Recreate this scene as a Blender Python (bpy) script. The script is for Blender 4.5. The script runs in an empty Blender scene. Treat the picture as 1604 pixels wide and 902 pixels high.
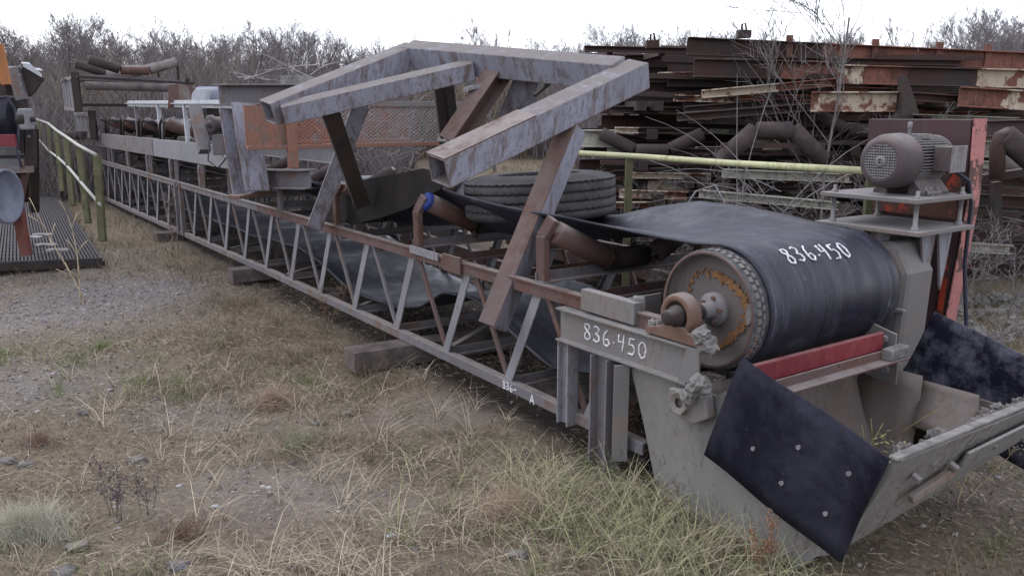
import bpy, bmesh, math, random
import numpy as np
from mathutils import Vector, Matrix, noise as mnoise
random.seed(7); rng = np.random.default_rng(11)
SC = bpy.context.scene
COL = SC.collection
# ---------------------------------------------------------------- camera
FPX, HZ, CH = 1300., 178., 1.65
PIT = math.atan((451-HZ)/FPX); CP, SP = math.cos(PIT), math.sin(PIT)
cd = bpy.data.cameras.new('camera'); cam = bpy.data.objects.new('camera', cd); COL.objects.link(cam)
cam.location = (0, 0, CH); cam.rotation_euler = (math.pi/2-PIT, 0, 0)
cd.sensor_width = 36; cd.lens = 36*FPX/1604; cd.clip_end = 2000; cd.clip_start = .05
SC.camera = cam
# ---------------------------------------------------------------- world: overcast sky
w = bpy.data.worlds.new('World'); SC.world = w; w.use_nodes = True
nt = w.node_tree; nt.nodes.clear()
sky = nt.nodes.new('ShaderNodeTexSky'); sky.sky_type = 'NISHITA'; sky.sun_disc = False
SUN_EL, SUN_AZ = math.radians(48), math.radians(-70)
sky.sun_elevation = SUN_EL; sky.sun_rotation = SUN_AZ
bg1 = nt.nodes.new('ShaderNodeBackground'); bg1.inputs[1].default_value = .05
bg2 = nt.nodes.new('ShaderNodeBackground'); bg2.inputs[1].default_value = .92
tc = nt.nodes.new('ShaderNodeTexCoord'); nz = nt.nodes.new('ShaderNodeTexNoise'); nz.inputs['Scale'].default_value = 2.2
nz.inputs['Detail'].default_value = 4
rp = nt.nodes.new('ShaderNodeValToRGB'); rp.color_ramp.elements[0].color = (.87, .87, 1.03, 1); rp.color_ramp.elements[1].color = (1.0, .995, 1.02, 1)
add = nt.nodes.new('ShaderNodeAddShader'); out = nt.nodes.new('ShaderNodeOutputWorld')
nt.links.new(sky.outputs[0], bg1.inputs[0]); nt.links.new(tc.outputs['Generated'], nz.inputs['Vector'])
nt.links.new(nz.outputs[0], rp.inputs[0]); nt.links.new(rp.outputs[0], bg2.inputs[0])
nt.links.new(bg1.outputs[0], add.inputs[0]); nt.links.new(bg2.outputs[0], add.inputs[1]); nt.links.new(add.outputs[0], out.inputs[0])
sl = bpy.data.lights.new('sun', 'SUN'); sl.energy = .5; sl.angle = math.radians(25); sl.color = (1, .97, .93)
so = bpy.data.objects.new('sun', sl); COL.objects.link(so)
sd = Vector((math.sin(SUN_AZ)*math.cos(SUN_EL), math.cos(SUN_AZ)*math.cos(SUN_EL), math.sin(SUN_EL)))
so.rotation_euler = sd.to_track_quat('Z', 'Y').to_euler()
SC.view_settings.view_transform = 'Standard'; SC.view_settings.look = 'None'
SC.view_settings.exposure = .78; SC.view_settings.gamma = 1
SC.render.engine = 'CYCLES'
# ---------------------------------------------------------------- measuring helpers (metres)
def V(*a): return Vector(a)
def ray(px, py):
    a = (px-802)/FPX; v = (451-py)/FPX
    return V(a, CP+SP*v, -SP+CP*v)
def Gz(px, py, z=0):                       # where a sight line meets a level
    r = ray(px, py); return V(0, 0, CH)+r*((z-CH)/r.z)
def Pt(px, py, d): return V(0, 0, CH)+ray(px, py)*d
def PY(px, py, y):
    r = ray(px, py); return V(0, 0, CH)+r*(y/r.y)
O = V(0.4783, 3.6743, 0); U = V(-.56176, .82730, 0); W = V(.82730, .56176, 0); Z = V(0, 0, 1)
def L(u, w, z): return O+U*u+W*w+V(0, 0, z)    # conveyor frame: u back along it, w across, z up
# ---------------------------------------------------------------- mesh builder
class MB:
    def __init__(s): s.v = []; s.f = []; s.sm = []
    def add(s, vs, fs, smooth=False):
        o = len(s.v); s.v += [tuple(v) for v in vs]
        for f in fs: s.f.append(tuple(i+o for i in f)); s.sm.append(smooth)
        return s
    def prof(s, p0, p1, pts, up=Z, smooth=False, caps=True):
        p0, p1 = Vector(p0), Vector(p1); d = (p1-p0).normalized(); up = Vector(up)
        if abs(d.dot(up.normalized())) > .995: up = V(0, 1, 0) if abs(d.y) < .9 else V(1, 0, 0)
        sd = d.cross(up).normalized(); u2 = sd.cross(d).normalized(); n = len(pts)
        vs = [p0+sd*a+u2*b for a, b in pts]+[p1+sd*a+u2*b for a, b in pts]
        fs = [(i, (i+1) % n, n+(i+1) % n, n+i) for i in range(n)]
        if caps: fs += [tuple(range(n-1, -1, -1)), tuple(range(n, 2*n))]
        return s.add(vs, fs, smooth)
    def box(s, p0, p1, w, h, up=Z):
        return s.prof(p0, p1, [(-w/2, -h/2), (w/2, -h/2), (w/2, h/2), (-w/2, h/2)], up)
    def slab(s, c, dx, dy, dz):            # centre and three half-vectors
        c = Vector(c); dx, dy, dz = Vector(dx), Vector(dy), Vector(dz)
        vs = [c+dx*i+dy*j+dz*k for k in (-1, 1) for j in (-1, 1) for i in (-1, 1)]
        return s.add(vs, [(0, 2, 3, 1), (4, 5, 7, 6), (0, 1, 5, 4), (2, 6, 7, 3), (0, 4, 6, 2), (1, 3, 7, 5)])
    def ibeam(s, p0, p1, w, h, t=.012, up=Z):
        a, b, k = w/2, h/2, t/2
        return s.prof(p0, p1, [(-a, -b), (a, -b), (a, -b+t), (k, -b+t), (k, b-t), (a, b-t), (a, b), (-a, b), (-a, b-t), (-k, b-t), (-k, -b+t), (-a, -b+t)], up)
    def chan(s, p0, p1, w, h, t=.01, up=Z, flip=1):   # C section, web on the -side
        a, b = w, h/2; q = [(0, -b), (a, -b), (a, -b+t), (t, -b+t), (t, b-t), (a, b-t), (a, b), (0, b)]
        return s.prof(p0, p1, [(x*flip, y) for x, y in q], up)
    def angle(s, p0, p1, w, h, t=.008, up=Z, flip=1):
        q = [(0, 0), (w, 0), (w, t), (t, t), (t, h), (0, h)]
        return s.prof(p0, p1, [(x*flip, y) for x, y in q], up)
    def hollow(s, p0, p1, w, h, t=.01, up=Z):
        p0, p1 = Vector(p0), Vector(p1); d = (p1-p0).normalized(); sd = d.cross(Vector(up)).normalized(); u2 = sd.cross(d).normalized()
        vs = []
        for p in (p0, p1):
            for q in (0, t):
                for a, b in ((-1, -1), (1, -1), (1, 1), (-1, 1)): vs.append(p+sd*a*(w/2-q)+u2*b*(h/2-q))
        fs = []
        for i in range(4):
            j = (i+1) % 4
            fs += [(i, j, 8+j, 8+i), (4+j, 4+i, 12+i, 12+j), (j, i, 4+i, 4+j), (8+i, 8+j, 12+j, 12+i)]
        return s.add(vs, fs)
    def tube(s, pts, r, n=8, caps=True):
        pts = [Vector(p) for p in pts]; m = len(pts); rs = r if hasattr(r, '__len__') else [r]*m
        ref = None; vs = []
        for i, p in enumerate(pts):
            d = (pts[min(i+1, m-1)]-pts[max(i-1, 0)]).normalized()
            if ref is None: ref = d.orthogonal().normalized()
            ref = (ref-d*ref.dot(d)).normalized(); b = d.cross(ref)
            for k in range(n):
                t = 2*math.pi*k/n; vs.append(p+(ref*math.cos(t)+b*math.sin(t))*rs[i])
        fs = [(i*n+k, i*n+(k+1) % n, (i+1)*n+(k+1) % n, (i+1)*n+k) for i in range(m-1) for k in range(n)]
        s.add(vs, fs, True)
        if caps:
            o = len(s.v)-len(vs); s.f += [tuple(o+k for k in range(n-1, -1, -1)), tuple(o+(m-1)*n+k for k in range(n))]; s.sm += [False]*2
        return s
    def lathe(s, p0, axis, prof, n=32, flat=False):   # prof: (distance along, radius)
        p0 = Vector(p0); d = Vector(axis).normalized(); a = Vector((0, 0, 1)) if abs(d.z) < .9 else Vector((1, 0, 0))
        a = (a-d*a.dot(d)).normalized(); b = d.cross(a); vs = []
        for q, r in prof:
            for k in range(n):
                t = 2*math.pi*k/n; vs.append(p0+d*q+(a*math.cos(t)+b*math.sin(t))*max(r, .0002))
        m = len(prof)
        fs = [(i*n+k, i*n+(k+1) % n, (i+1)*n+(k+1) % n, (i+1)*n+k) for i in range(m-1) for k in range(n)]
        return s.add(vs, fs, not flat)
    def prism(s, poly, ex):
        poly = [Vector(p) for p in poly]; n = len(poly); ex = Vector(ex)
        return s.add(poly+[p+ex for p in poly], [(i, (i+1) % n, n+(i+1) % n, n+i) for i in range(n)]+[tuple(range(n-1, -1, -1)), tuple(range(n, 2*n))])
    def grid(s, rows, smooth=True):
        n = len(rows[0]); vs = [p for r in rows for p in r]
        return s.add(vs, [(i*n+k, i*n+k+1, (i+1)*n+k+1, (i+1)*n+k) for i in range(len(rows)-1) for k in range(n-1)], smooth)
    def bolt(s, p, ax, r=.014, h=.012):
        return s.lathe(p, ax, [(0, 0), (0, r), (h, r), (h, 0)], 6, True)
    def build(s, name, mat, parent=None, bev=0, solid=0, recalc=True, split=40):
        me = bpy.data.meshes.new(name); me.from_pydata(s.v, [], s.f)
        me.polygons.foreach_set('use_smooth', s.sm)
        if recalc:
            bm = bmesh.new(); bm.from_mesh(me); bmesh.ops.recalc_face_normals(bm, faces=bm.faces); bm.to_mesh(me); bm.free()
        me.materials.append(mat); me.update()
        o = bpy.data.objects.new(name, me); COL.objects.link(o)
        if solid: m = o.modifiers.new('thick', 'SOLIDIFY'); m.thickness = solid; m.offset = 0
        if bev: m = o.modifiers.new('edge', 'BEVEL'); m.width = bev; m.segments = 2; m.limit_method = 'ANGLE'; m.angle_limit = .6
        if parent: setparent(o, parent)
        return o
MATW = {}
def setparent(o, p):
    o.parent = p; m = MATW.get(p.name)
    if m is not None: o.matrix_parent_inverse = m.inverted()
def tag(o, label=None, cat=None, group=None, kind=None):
    if label: o['label'] = label
    if cat: o['category'] = cat
    if group: o['group'] = group
    if kind: o['kind'] = kind
    return o
def thing(name, loc, label, cat, group=None):
    e = bpy.data.objects.new(name, None); COL.objects.link(e); e.location = loc; e.empty_display_size = .2
    MATW[e.name] = Matrix.Translation(Vector(loc)); return tag(e, label, cat, group)
# ---------------------------------------------------------------- materials
def newmat(name):
    m = bpy.data.materials.new(name); m.use_nodes = True; n = m.node_tree
    for x in list(n.nodes): n.nodes.remove(x)
    o = n.nodes.new('ShaderNodeOutputMaterial'); b = n.nodes.new('ShaderNodeBsdfPrincipled'); n.links.new(b.outputs[0], o.inputs[0])
    return m, n, b
def NZ(n, scale, detail=6, rough=.6, vec=None, dist=0):
    x = n.nodes.new('ShaderNodeTexNoise'); x.inputs['Scale'].default_value = scale; x.inputs['Detail'].default_value = detail
    x.inputs['Roughness'].default_value = rough; x.inputs['Distortion'].default_value = dist
    if vec is not None: n.links.new(vec, x.inputs['Vector'])
    return x.outputs[0]
def RAMP(n, f, stops):
    r = n.nodes.new('ShaderNodeValToRGB'); e = r.color_ramp.elements
    while len(e) < len(stops): e.new(.5)
    for i, (p, c) in enumerate(stops):
        e[i].position = p; e[i].color = (c, c, c, 1) if not hasattr(c, '__len__') else (*c, 1)
    n.links.new(f, r.inputs[0]); return r.outputs[0]
def MIX(n, f, a, b, mode='MIX'):
    x = n.nodes.new('ShaderNodeMixRGB'); x.blend_type = mode
    for i, q in ((0, f), (1, a), (2, b)):
        if hasattr(q, 'is_linked') or hasattr(q, 'links'): n.links.new(q, x.inputs[i])
        elif hasattr(q, '__len__'): x.inputs[i].default_value = (*q, 1)
        else: x.inputs[i].default_value = q if i == 0 else (q, q, q, 1)
    return x.outputs[0]
def MATH(n, op, a, b):
    x = n.nodes.new('ShaderNodeMath'); x.operation = op; x.use_clamp = True
    for i, q in ((0, a), (1, b)):
        if hasattr(q, 'links'): n.links.new(q, x.inputs[i])
        else: x.inputs[i].default_value = q
    return x.outputs[0]
def OC(n, scale=None):
    t = n.nodes.new('ShaderNodeTexCoord').outputs['Object']
    if scale:
        m = n.nodes.new('ShaderNodeMapping'); m.inputs['Scale'].default_value = scale; n.links.new(t, m.inputs[0]); t = m.outputs[0]
    return t
def BUMP(n, b, h, strength=.3, dist=.01):
    x = n.nodes.new('ShaderNodeBump'); x.inputs['Strength'].default_value = strength; x.inputs['Distance'].default_value = dist
    n.links.new(h, x.inputs['Height']); n.links.new(x.outputs[0], b.inputs['Normal'])
def steel(name, base, rust=(.10, .045, .03), rust2=(.22, .09, .04), amt=.45, scale=7, rough=.68, dust=.5, dustc=(.22, .2, .185), streak=.5, edge=.04, wear=0):
    m, n, b = newmat(name); oc = OC(n)
    n1 = NZ(n, scale, 9, .68, oc); n2 = NZ(n, scale*5, 5, .7, oc); n3 = NZ(n, 1.7, 3, .5, oc)
    st = NZ(n, 1, 5, .6, OC(n, (14, 14, 1.3)))
    th = 1-amt
    mask = RAMP(n, MATH(n, 'ADD', MATH(n, 'MULTIPLY', n1, .8), MATH(n, 'MULTIPLY', n3, .2)), [(th*.62+.12, 0), (th*.62+.12+edge, 1)])
    rc = MIX(n, n2, rust, rust2)
    bc = MIX(n, RAMP(n, n3, [(.3, 0), (.7, 1)]), [c*.78 for c in base], [min(c*1.14, .9) for c in base])
    bc = MIX(n, MATH(n, 'MULTIPLY', RAMP(n, st, [(.5, 0), (.72, 1)]), streak), bc, [rust[0]*.9+.02, rust[1]*.9+.02, rust[2]+.02])
    sp = RAMP(n, NZ(n, scale*9, 2, .5, oc), [(.64, 0), (.68, 1)])
    bc = MIX(n, MATH(n, 'MULTIPLY', sp, .5), bc, rust)
    c = MIX(n, mask, bc, rc)
    if wear:
        bv = n.nodes.new('ShaderNodeBevel'); bv.samples = 4; bv.inputs['Radius'].default_value = .022
        gg = n.nodes.new('ShaderNodeNewGeometry'); dp = n.nodes.new('ShaderNodeVectorMath'); dp.operation = 'DOT_PRODUCT'
        n.links.new(bv.outputs[0], dp.inputs[0]); n.links.new(gg.outputs['Normal'], dp.inputs[1])
        ed = RAMP(n, dp.outputs['Value'], [(.80, 1), (.995, 0)])
        em = RAMP(n, MATH(n, 'ADD', MATH(n, 'MULTIPLY', ed, .30), MATH(n, 'MULTIPLY', n1, .8)), [(.56, 0), (.64, 1)])
        c = MIX(n, em, c, rc)
        run = RAMP(n, NZ(n, 1, 6, .7, OC(n, (15, 15, 1.6))), [(.49, 0), (.61, 1)])
        c = MIX(n, MATH(n, 'MULTIPLY', run, .72), c, (.085, .055, .042))
    pit = RAMP(n, MATH(n, 'MULTIPLY', NZ(n, 30, 4, .6, OC(n, (1.6, 1.6, .55))), RAMP(n, n3, [(.3, .75), (.6, 1.1)])), [(.56, 0), (.60, 1)])
    c = MIX(n, MATH(n, 'MULTIPLY', pit, streak), c, [rust[0]*.8+.01, rust[1]*.8+.01, rust[2]*.8])
    g = n.nodes.new('ShaderNodeNewGeometry'); s = n.nodes.new('ShaderNodeSeparateXYZ'); n.links.new(g.outputs['Normal'], s.inputs[0])
    d = MATH(n, 'MULTIPLY', RAMP(n, s.outputs[2], [(.35, 0), (.9, 1)]), RAMP(n, NZ(n, 9, 7, .7, oc), [(.28, 0), (.52, 1)]))
    c = MIX(n, MATH(n, 'MULTIPLY', d, dust), c, dustc)
    n.links.new(c, b.inputs['Base Color']); b.inputs['Roughness'].default_value = rough
    n.links.new(MIX(n, mask, rough, .9), b.inputs['Roughness']); b.inputs['Specular IOR Level'].default_value = .35
    BUMP(n, b, MIX(n, mask, n2, n1), .35, .006); return m
def beltmat(name):
    m, n, b = newmat(name); oc = OC(n)
    r = n.nodes.new('ShaderNodeVectorRotate'); r.rotation_type = 'Z_AXIS'; r.inputs['Angle'].default_value = -math.atan2(.56176, .8273); n.links.new(oc, r.inputs[0])
    mp = n.nodes.new('ShaderNodeMapping'); mp.inputs['Scale'].default_value = (22, .9, .9); n.links.new(r.outputs[0], mp.inputs[0])
    mp2 = n.nodes.new('ShaderNodeMapping'); mp2.inputs['Scale'].default_value = (60, 3, 3); n.links.new(r.outputs[0], mp2.inputs[0])
    band = NZ(n, 1, 3, .6, mp.outputs[0]); scr = NZ(n, 1, 6, .7, mp2.outputs[0]); bl = NZ(n, 2.4, 8, .7, oc); fine = NZ(n, 70, 3, .7, oc)
    c = MIX(n, RAMP(n, band, [(.3, 0), (.7, 1)]), (.008, .008, .0145), (.024, .024, .036))
    c = MIX(n, MATH(n, 'MULTIPLY', RAMP(n, scr, [(.55, 0), (.7, 1)]), MATH(n, 'MULTIPLY', RAMP(n, bl, [(.42, 0), (.6, 1)]), .6)), c, (.15, .15, .185))
    c = MIX(n, MATH(n, 'MULTIPLY', RAMP(n, bl, [(.55, 0), (.68, 1)]), MATH(n, 'MULTIPLY', RAMP(n, fine, [(.45, .15), (.6, 1)]), .7)), c, (.16, .16, .19))
    sp = RAMP(n, fine, [(.68, 0), (.73, 1)]); c = MIX(n, MATH(n, 'MULTIPLY', sp, .4), c, (.25, .25, .27))
    n.links.new(c, b.inputs['Base Color']); b.inputs['Specular IOR Level'].default_value = .32
    n.links.new(RAMP(n, bl, [(.35, .30), (.65, .66)]), b.inputs['Roughness']); BUMP(n, b, MIX(n, .6, bl, scr), .25, .008); return m
def rubber(name, base=(.035, .034, .05), dustc=(.16, .155, .2), dust=.35, rough=.42, sc=4, stretch=None, spec=.4):
    m, n, b = newmat(name); oc = OC(n, stretch)
    n1 = NZ(n, sc, 9, .72, oc, .15); n2 = NZ(n, 60, 3, .6, oc)
    c = MIX(n, MATH(n, 'MULTIPLY', RAMP(n, n1, [(.44, 0), (.66, 1)]), dust), base, dustc)
    sp = RAMP(n, n2, [(.66, 0), (.72, 1)])
    c = MIX(n, MATH(n, 'MULTIPLY', sp, .3), c, dustc)
    n.links.new(c, b.inputs['Base Color']); n.links.new(RAMP(n, n1, [(.3, rough), (.8, min(1, rough+.35))]), b.inputs['Roughness'])
    b.inputs['Specular IOR Level'].default_value = spec
    BUMP(n, b, n1, .25, .01); return m
def plain(name, c1, c2, scale=20, rough=.85, bump=.3, stretch=None, detail=6):
    m, n, b = newmat(name); x = NZ(n, scale, detail, .65, OC(n, stretch))
    n.links.new(MIX(n, RAMP(n, x, [(.32, 0), (.68, 1)]), c1, c2), b.inputs['Base Color']); b.inputs['Roughness'].default_value = rough
    b.inputs['Specular IOR Level'].default_value = .25
    if bump: BUMP(n, b, x, bump, .01)
    return m
def attrmat(name, rough=.8, trans=0):
    m, n, b = newmat(name); a = n.nodes.new('ShaderNodeAttribute'); a.attribute_name = 'Col'
    n.links.new(a.outputs[0], b.inputs['Base Color']); b.inputs['Roughness'].default_value = rough; b.inputs['Specular IOR Level'].default_value = .2
    return m
M = dict(
    blue=steel('blue_grey_paint', (.225, .23, .275), rust=(.085, .045, .035), rust2=(.16, .085, .055), amt=.20, scale=7, dust=.97, streak=.34, dustc=(.13, .115, .105), edge=.06, wear=1),
    bluerust=steel('rusted_paint', (.30, .31, .38), rust=(.10, .05, .045), rust2=(.17, .085, .07), amt=.62, scale=4, dust=.7, edge=.03),
    rustred=steel('rust_primer', (.10, .062, .057), rust=(.055, .03, .026), rust2=(.14, .072, .055), amt=.45, scale=6, dust=.75, edge=.1),
    grey=steel('grey_frame', (.13, .125, .135), rust=(.10, .065, .055), rust2=(.16, .11, .09), amt=.38, scale=6, dust=.8, edge=.08),
    greylt=steel('pale_frame', (.19, .19, .205), rust=(.12, .09, .08), rust2=(.17, .13, .11), amt=.25, scale=6, dust=.6, edge=.1),
    dusty=steel('cement_dusted_steel', (.14, .135, .132), rust=(.13, .10, .085), rust2=(.19, .15, .13), amt=.4, scale=5, dust=.95, dustc=(.22, .21, .205), edge=.12),
    dark=steel('dark_steel', (.020, .017, .017), rust=(.018, .012, .011), rust2=(.05, .032, .028), amt=.5, scale=6, dust=.3, edge=.1),
    worn=steel('worn_liner', (.14, .12, .105), rust=(.12, .075, .055), rust2=(.17, .11, .08), amt=.42, scale=3, dust=.4, edge=.3),
    splash=steel('cement_splashed_steel', (.165, .16, .15), rust=(.11, .098, .09), rust2=(.15, .13, .115), amt=.36, scale=7, dust=.9, dustc=(.27, .26, .245), edge=.14, streak=.8),
    orange=steel('orange_paint', (.20, .09, .06), rust=(.13, .085, .07), rust2=(.2, .14, .12), amt=.32, scale=7, dust=.3, edge=.06),
    mesh=steel('mesh_paint', (.22, .21, .205), rust=(.30, .09, .045), rust2=(.34, .14, .085), amt=.36, scale=2.4, dust=.2, edge=.05),
    yellow=steel('yellow_rail_paint', (.46, .47, .27), rust=(.2, .18, .1), rust2=(.2, .17, .1), amt=.25, scale=9, dust=.2, streak=.3),
    moss=steel('mossy_yellow_paint', (.105, .105, .05), rust=(.05, .048, .028), rust2=(.085, .082, .042), amt=.5, scale=8, dust=.1, edge=.2),
    palerail=steel('pale_rail_paint', (.34, .34, .31), rust=(.3, .3, .2), rust2=(.2, .2, .15), amt=.2, scale=9, dust=.2),
    red=steel('red_bar_paint', (.14, .014, .022), rust=(.2, .03, .03), rust2=(.3, .12, .12), amt=.3, scale=8, dust=.3, edge=.3, rough=.5),
    maroon=steel('guard_paint', (.055, .028, .03), rust=(.045, .028, .026), rust2=(.085, .05, .045), amt=.4, scale=6, dust=.3, edge=.3),
    pink=steel('pink_paint', (.38, .15, .14), rust=(.07, .04, .04), rust2=(.12, .06, .05), amt=.34, scale=7, dust=.1, edge=.02),
    flame=steel('orange_red_paint', (.36, .05, .025), rust=(.06, .03, .025), rust2=(.1, .05, .04), amt=.5, scale=6, dust=.1, edge=.03),
    motor=steel('motor_casing', (.062, .05, .054), rust=(.08, .05, .045), rust2=(.13, .09, .08), amt=.35, scale=8, dust=.6, edge=.1),
    fins=steel('motor_fins', (.17, .165, .17), rust=(.1, .08, .07), rust2=(.15, .12, .11), amt=.3, scale=8, dust=.5, edge=.1),
    cast=steel('rusty_casting', (.13, .08, .06), rust=(.09, .05, .035), rust2=(.15, .082, .055), amt=.5, scale=9, dust=.6, edge=.15),
    face=steel('pulley_face', (.115, .10, .095), rust=(.10, .075, .065), rust2=(.13, .1, .09), amt=.4, scale=5, dust=.1, edge=.3),
    ochre=plain('ochre_rust', (.11, .055, .028), (.25, .13, .055), 30, .95, .8),
    chalk=plain('white_marker', (.30, .30, .31), (.78, .78, .79), 55, .8, 0),
    belt=beltmat('conveyor_belt'),
    beltdark=rubber('belt_underside', (.016, .0145, .014), (.05, .042, .038), .35, .75, spec=.15),
    flap=rubber('rubber_flap', (.0045, .0045, .011), (.065, .065, .09), .38, .6, 2.6, spec=.15),
    flap2=rubber('dusty_rubber_flap', (.007, .007, .016), (.14, .14, .17), .6, .62, 11, spec=.16),
    lag=rubber('pulley_lagging', (.04, .04, .05), (.2, .19, .19), .6, .6, 14),
    tyre=rubber('tyre_rubber', (.028, .027, .028), (.10, .095, .095), .5, .75, 5),
    timber=plain('weathered_timber', (.04, .033, .03), (.135, .11, .10), 7, .9, .6, (1, 1, 1)),
    timberend=plain('timber_end', (.03, .027, .027), (.06, .052, .05), 20, .9, .4),
    concrete=plain('caked_cement', (.085, .08, .075), (.215, .205, .195), 18, .95, .9),
    prust=steel('pile_dark_rust', (.028, .019, .019), rust=(.018, .012, .012), rust2=(.075, .038, .03), amt=.5, scale=2.5, dust=.3, edge=.1),
    porange=steel('pile_orange_rust', (.17, .062, .04), rust=(.045, .025, .026), rust2=(.10, .045, .035), amt=.4, scale=3.2, dust=.15, edge=.12),
    pmix=steel('pile_peeling_paint', (.42, .35, .27), rust=(.055, .03, .03), rust2=(.22, .085, .05), amt=.38, scale=5.0, dust=.1, edge=.03),
    pcream=steel('pile_cream_paint', (.34, .335, .28), rust=(.1, .07, .06), rust2=(.2, .14, .1), amt=.28, scale=4, dust=.1, edge=.05),
    proll=plain('roller_rust', (.028, .021, .022), (.062, .047, .044), 8, .8, .2),
    rollg=plain('roller_grey', (.10, .09, .09), (.20, .17, .16), 6, .75, .2),
    white=plain('white_panel', (.28, .29, .31), (.42, .43, .46), 5, .6, .1),
    bluedrum=plain('blue_grey_drum', (.10, .11, .15), (.20, .21, .26), 5, .5, .1),
    twig=plain('twig_bark', (.125, .11, .112), (.205, .184, .188), 3, .95, 0),
    bark=plain('bark', (.09, .08, .078), (.17, .155, .15), 12, .95, .5),
    palebranch=plain('bleached_branch', (.16, .15, .15), (.27, .25, .255), 9, .9, .2),
    grate=steel('black_grating', (.022, .02, .024), rust=(.03, .025, .025), rust2=(.09, .075, .07), amt=.5, scale=3, dust=.2, edge=.2, dustc=(.06, .055, .055)),
    cable=plain('cable_sheath', (.02, .02, .035), (.035, .035, .05), 9, .6, 0),
    stone=attrmat('stone', .9), grass=attrmat('grass', .85),
)
# ---------------------------------------------------------------- ground
def _h(ix, iy, s):
    n = (ix.astype(np.int64)*374761393+iy.astype(np.int64)*668265263+s*974711) & 0x7fffffff
    n = ((n ^ (n >> 13))*1274126177) & 0x7fffffff
    return ((n ^ (n >> 16)) & 0xffff)/65535.
def vnoise(x, y, f, s=0):
    x = np.asarray(x)*f; y = np.asarray(y)*f; ix = np.floor(x).astype(int); iy = np.floor(y).astype(int); fx = x-ix; fy = y-iy
    fx = fx*fx*(3-2*fx); fy = fy*fy*(3-2*fy)
    return (_h(ix, iy, s)*(1-fx)+_h(ix+1, iy, s)*fx)*(1-fy)+(_h(ix, iy+1, s)*(1-fx)+_h(ix+1, iy+1, s)*fx)*fy
def gh(x, y):
    r = np.hypot(x, y); k = np.clip((90-r)/60, 0, 1)
    return k*((vnoise(x, y, .5, 1)-.5)*.07+(vnoise(x, y, 1.9, 2)-.5)*.045)-.012
def gh_fine(x, y):
    r = np.hypot(x, y); k = np.clip((30-r)/20, 0, 1)
    return gh(x, y)+k*((vnoise(x, y, 7, 3)-.5)*.022+(vnoise(x, y, 23, 4)-.5)*.010)
def mesh_np(name, verts, faces, mat, cols=None, smooth=False):
    me = bpy.data.meshes.new(name); nv = len(verts); nf = len(faces); k = faces.shape[1]
    me.vertices.add(nv); me.vertices.foreach_set('co', np.ascontiguousarray(verts, dtype=np.float32).ravel())
    me.loops.add(nf*k); me.loops.foreach_set('vertex_index', np.ascontiguousarray(faces, dtype=np.int32).ravel())
    me.polygons.add(nf); me.polygons.foreach_set('loop_start', np.arange(0, nf*k, k, dtype=np.int32))
    if smooth: me.polygons.foreach_set('use_smooth', np.ones(nf, bool))
    if cols is not None:
        a = me.color_attributes.new('Col', 'FLOAT_COLOR', 'POINT'); c = np.ones((nv, 4), np.float32); c[:, :3] = cols; a.data.foreach_set('color', c.ravel())
    me.materials.append(mat); me.update(); me.validate()
    o = bpy.data.objects.new(name, me); COL.objects.link(o); return o
def axis(lo, hi, n, c, k):
    t = np.linspace(-1, 1, n); s = np.sinh(t*k)/math.sinh(k); return np.where(s < 0, c+s*(c-lo), c+s*(hi-c))
gx = axis(-900, 900, 560, -.3, 8.2); gy = axis(-300, 1500, 620, 4.5, 8.0)
X, Y = np.meshgrid(gx, gy); ZZ = gh_fine(X, Y)
idx = np.arange(X.size).reshape(X.shape)
fc = np.stack([idx[:-1, :-1], idx[:-1, 1:], idx[1:, 1:], idx[1:, :-1]], -1).reshape(-1, 4)
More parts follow.
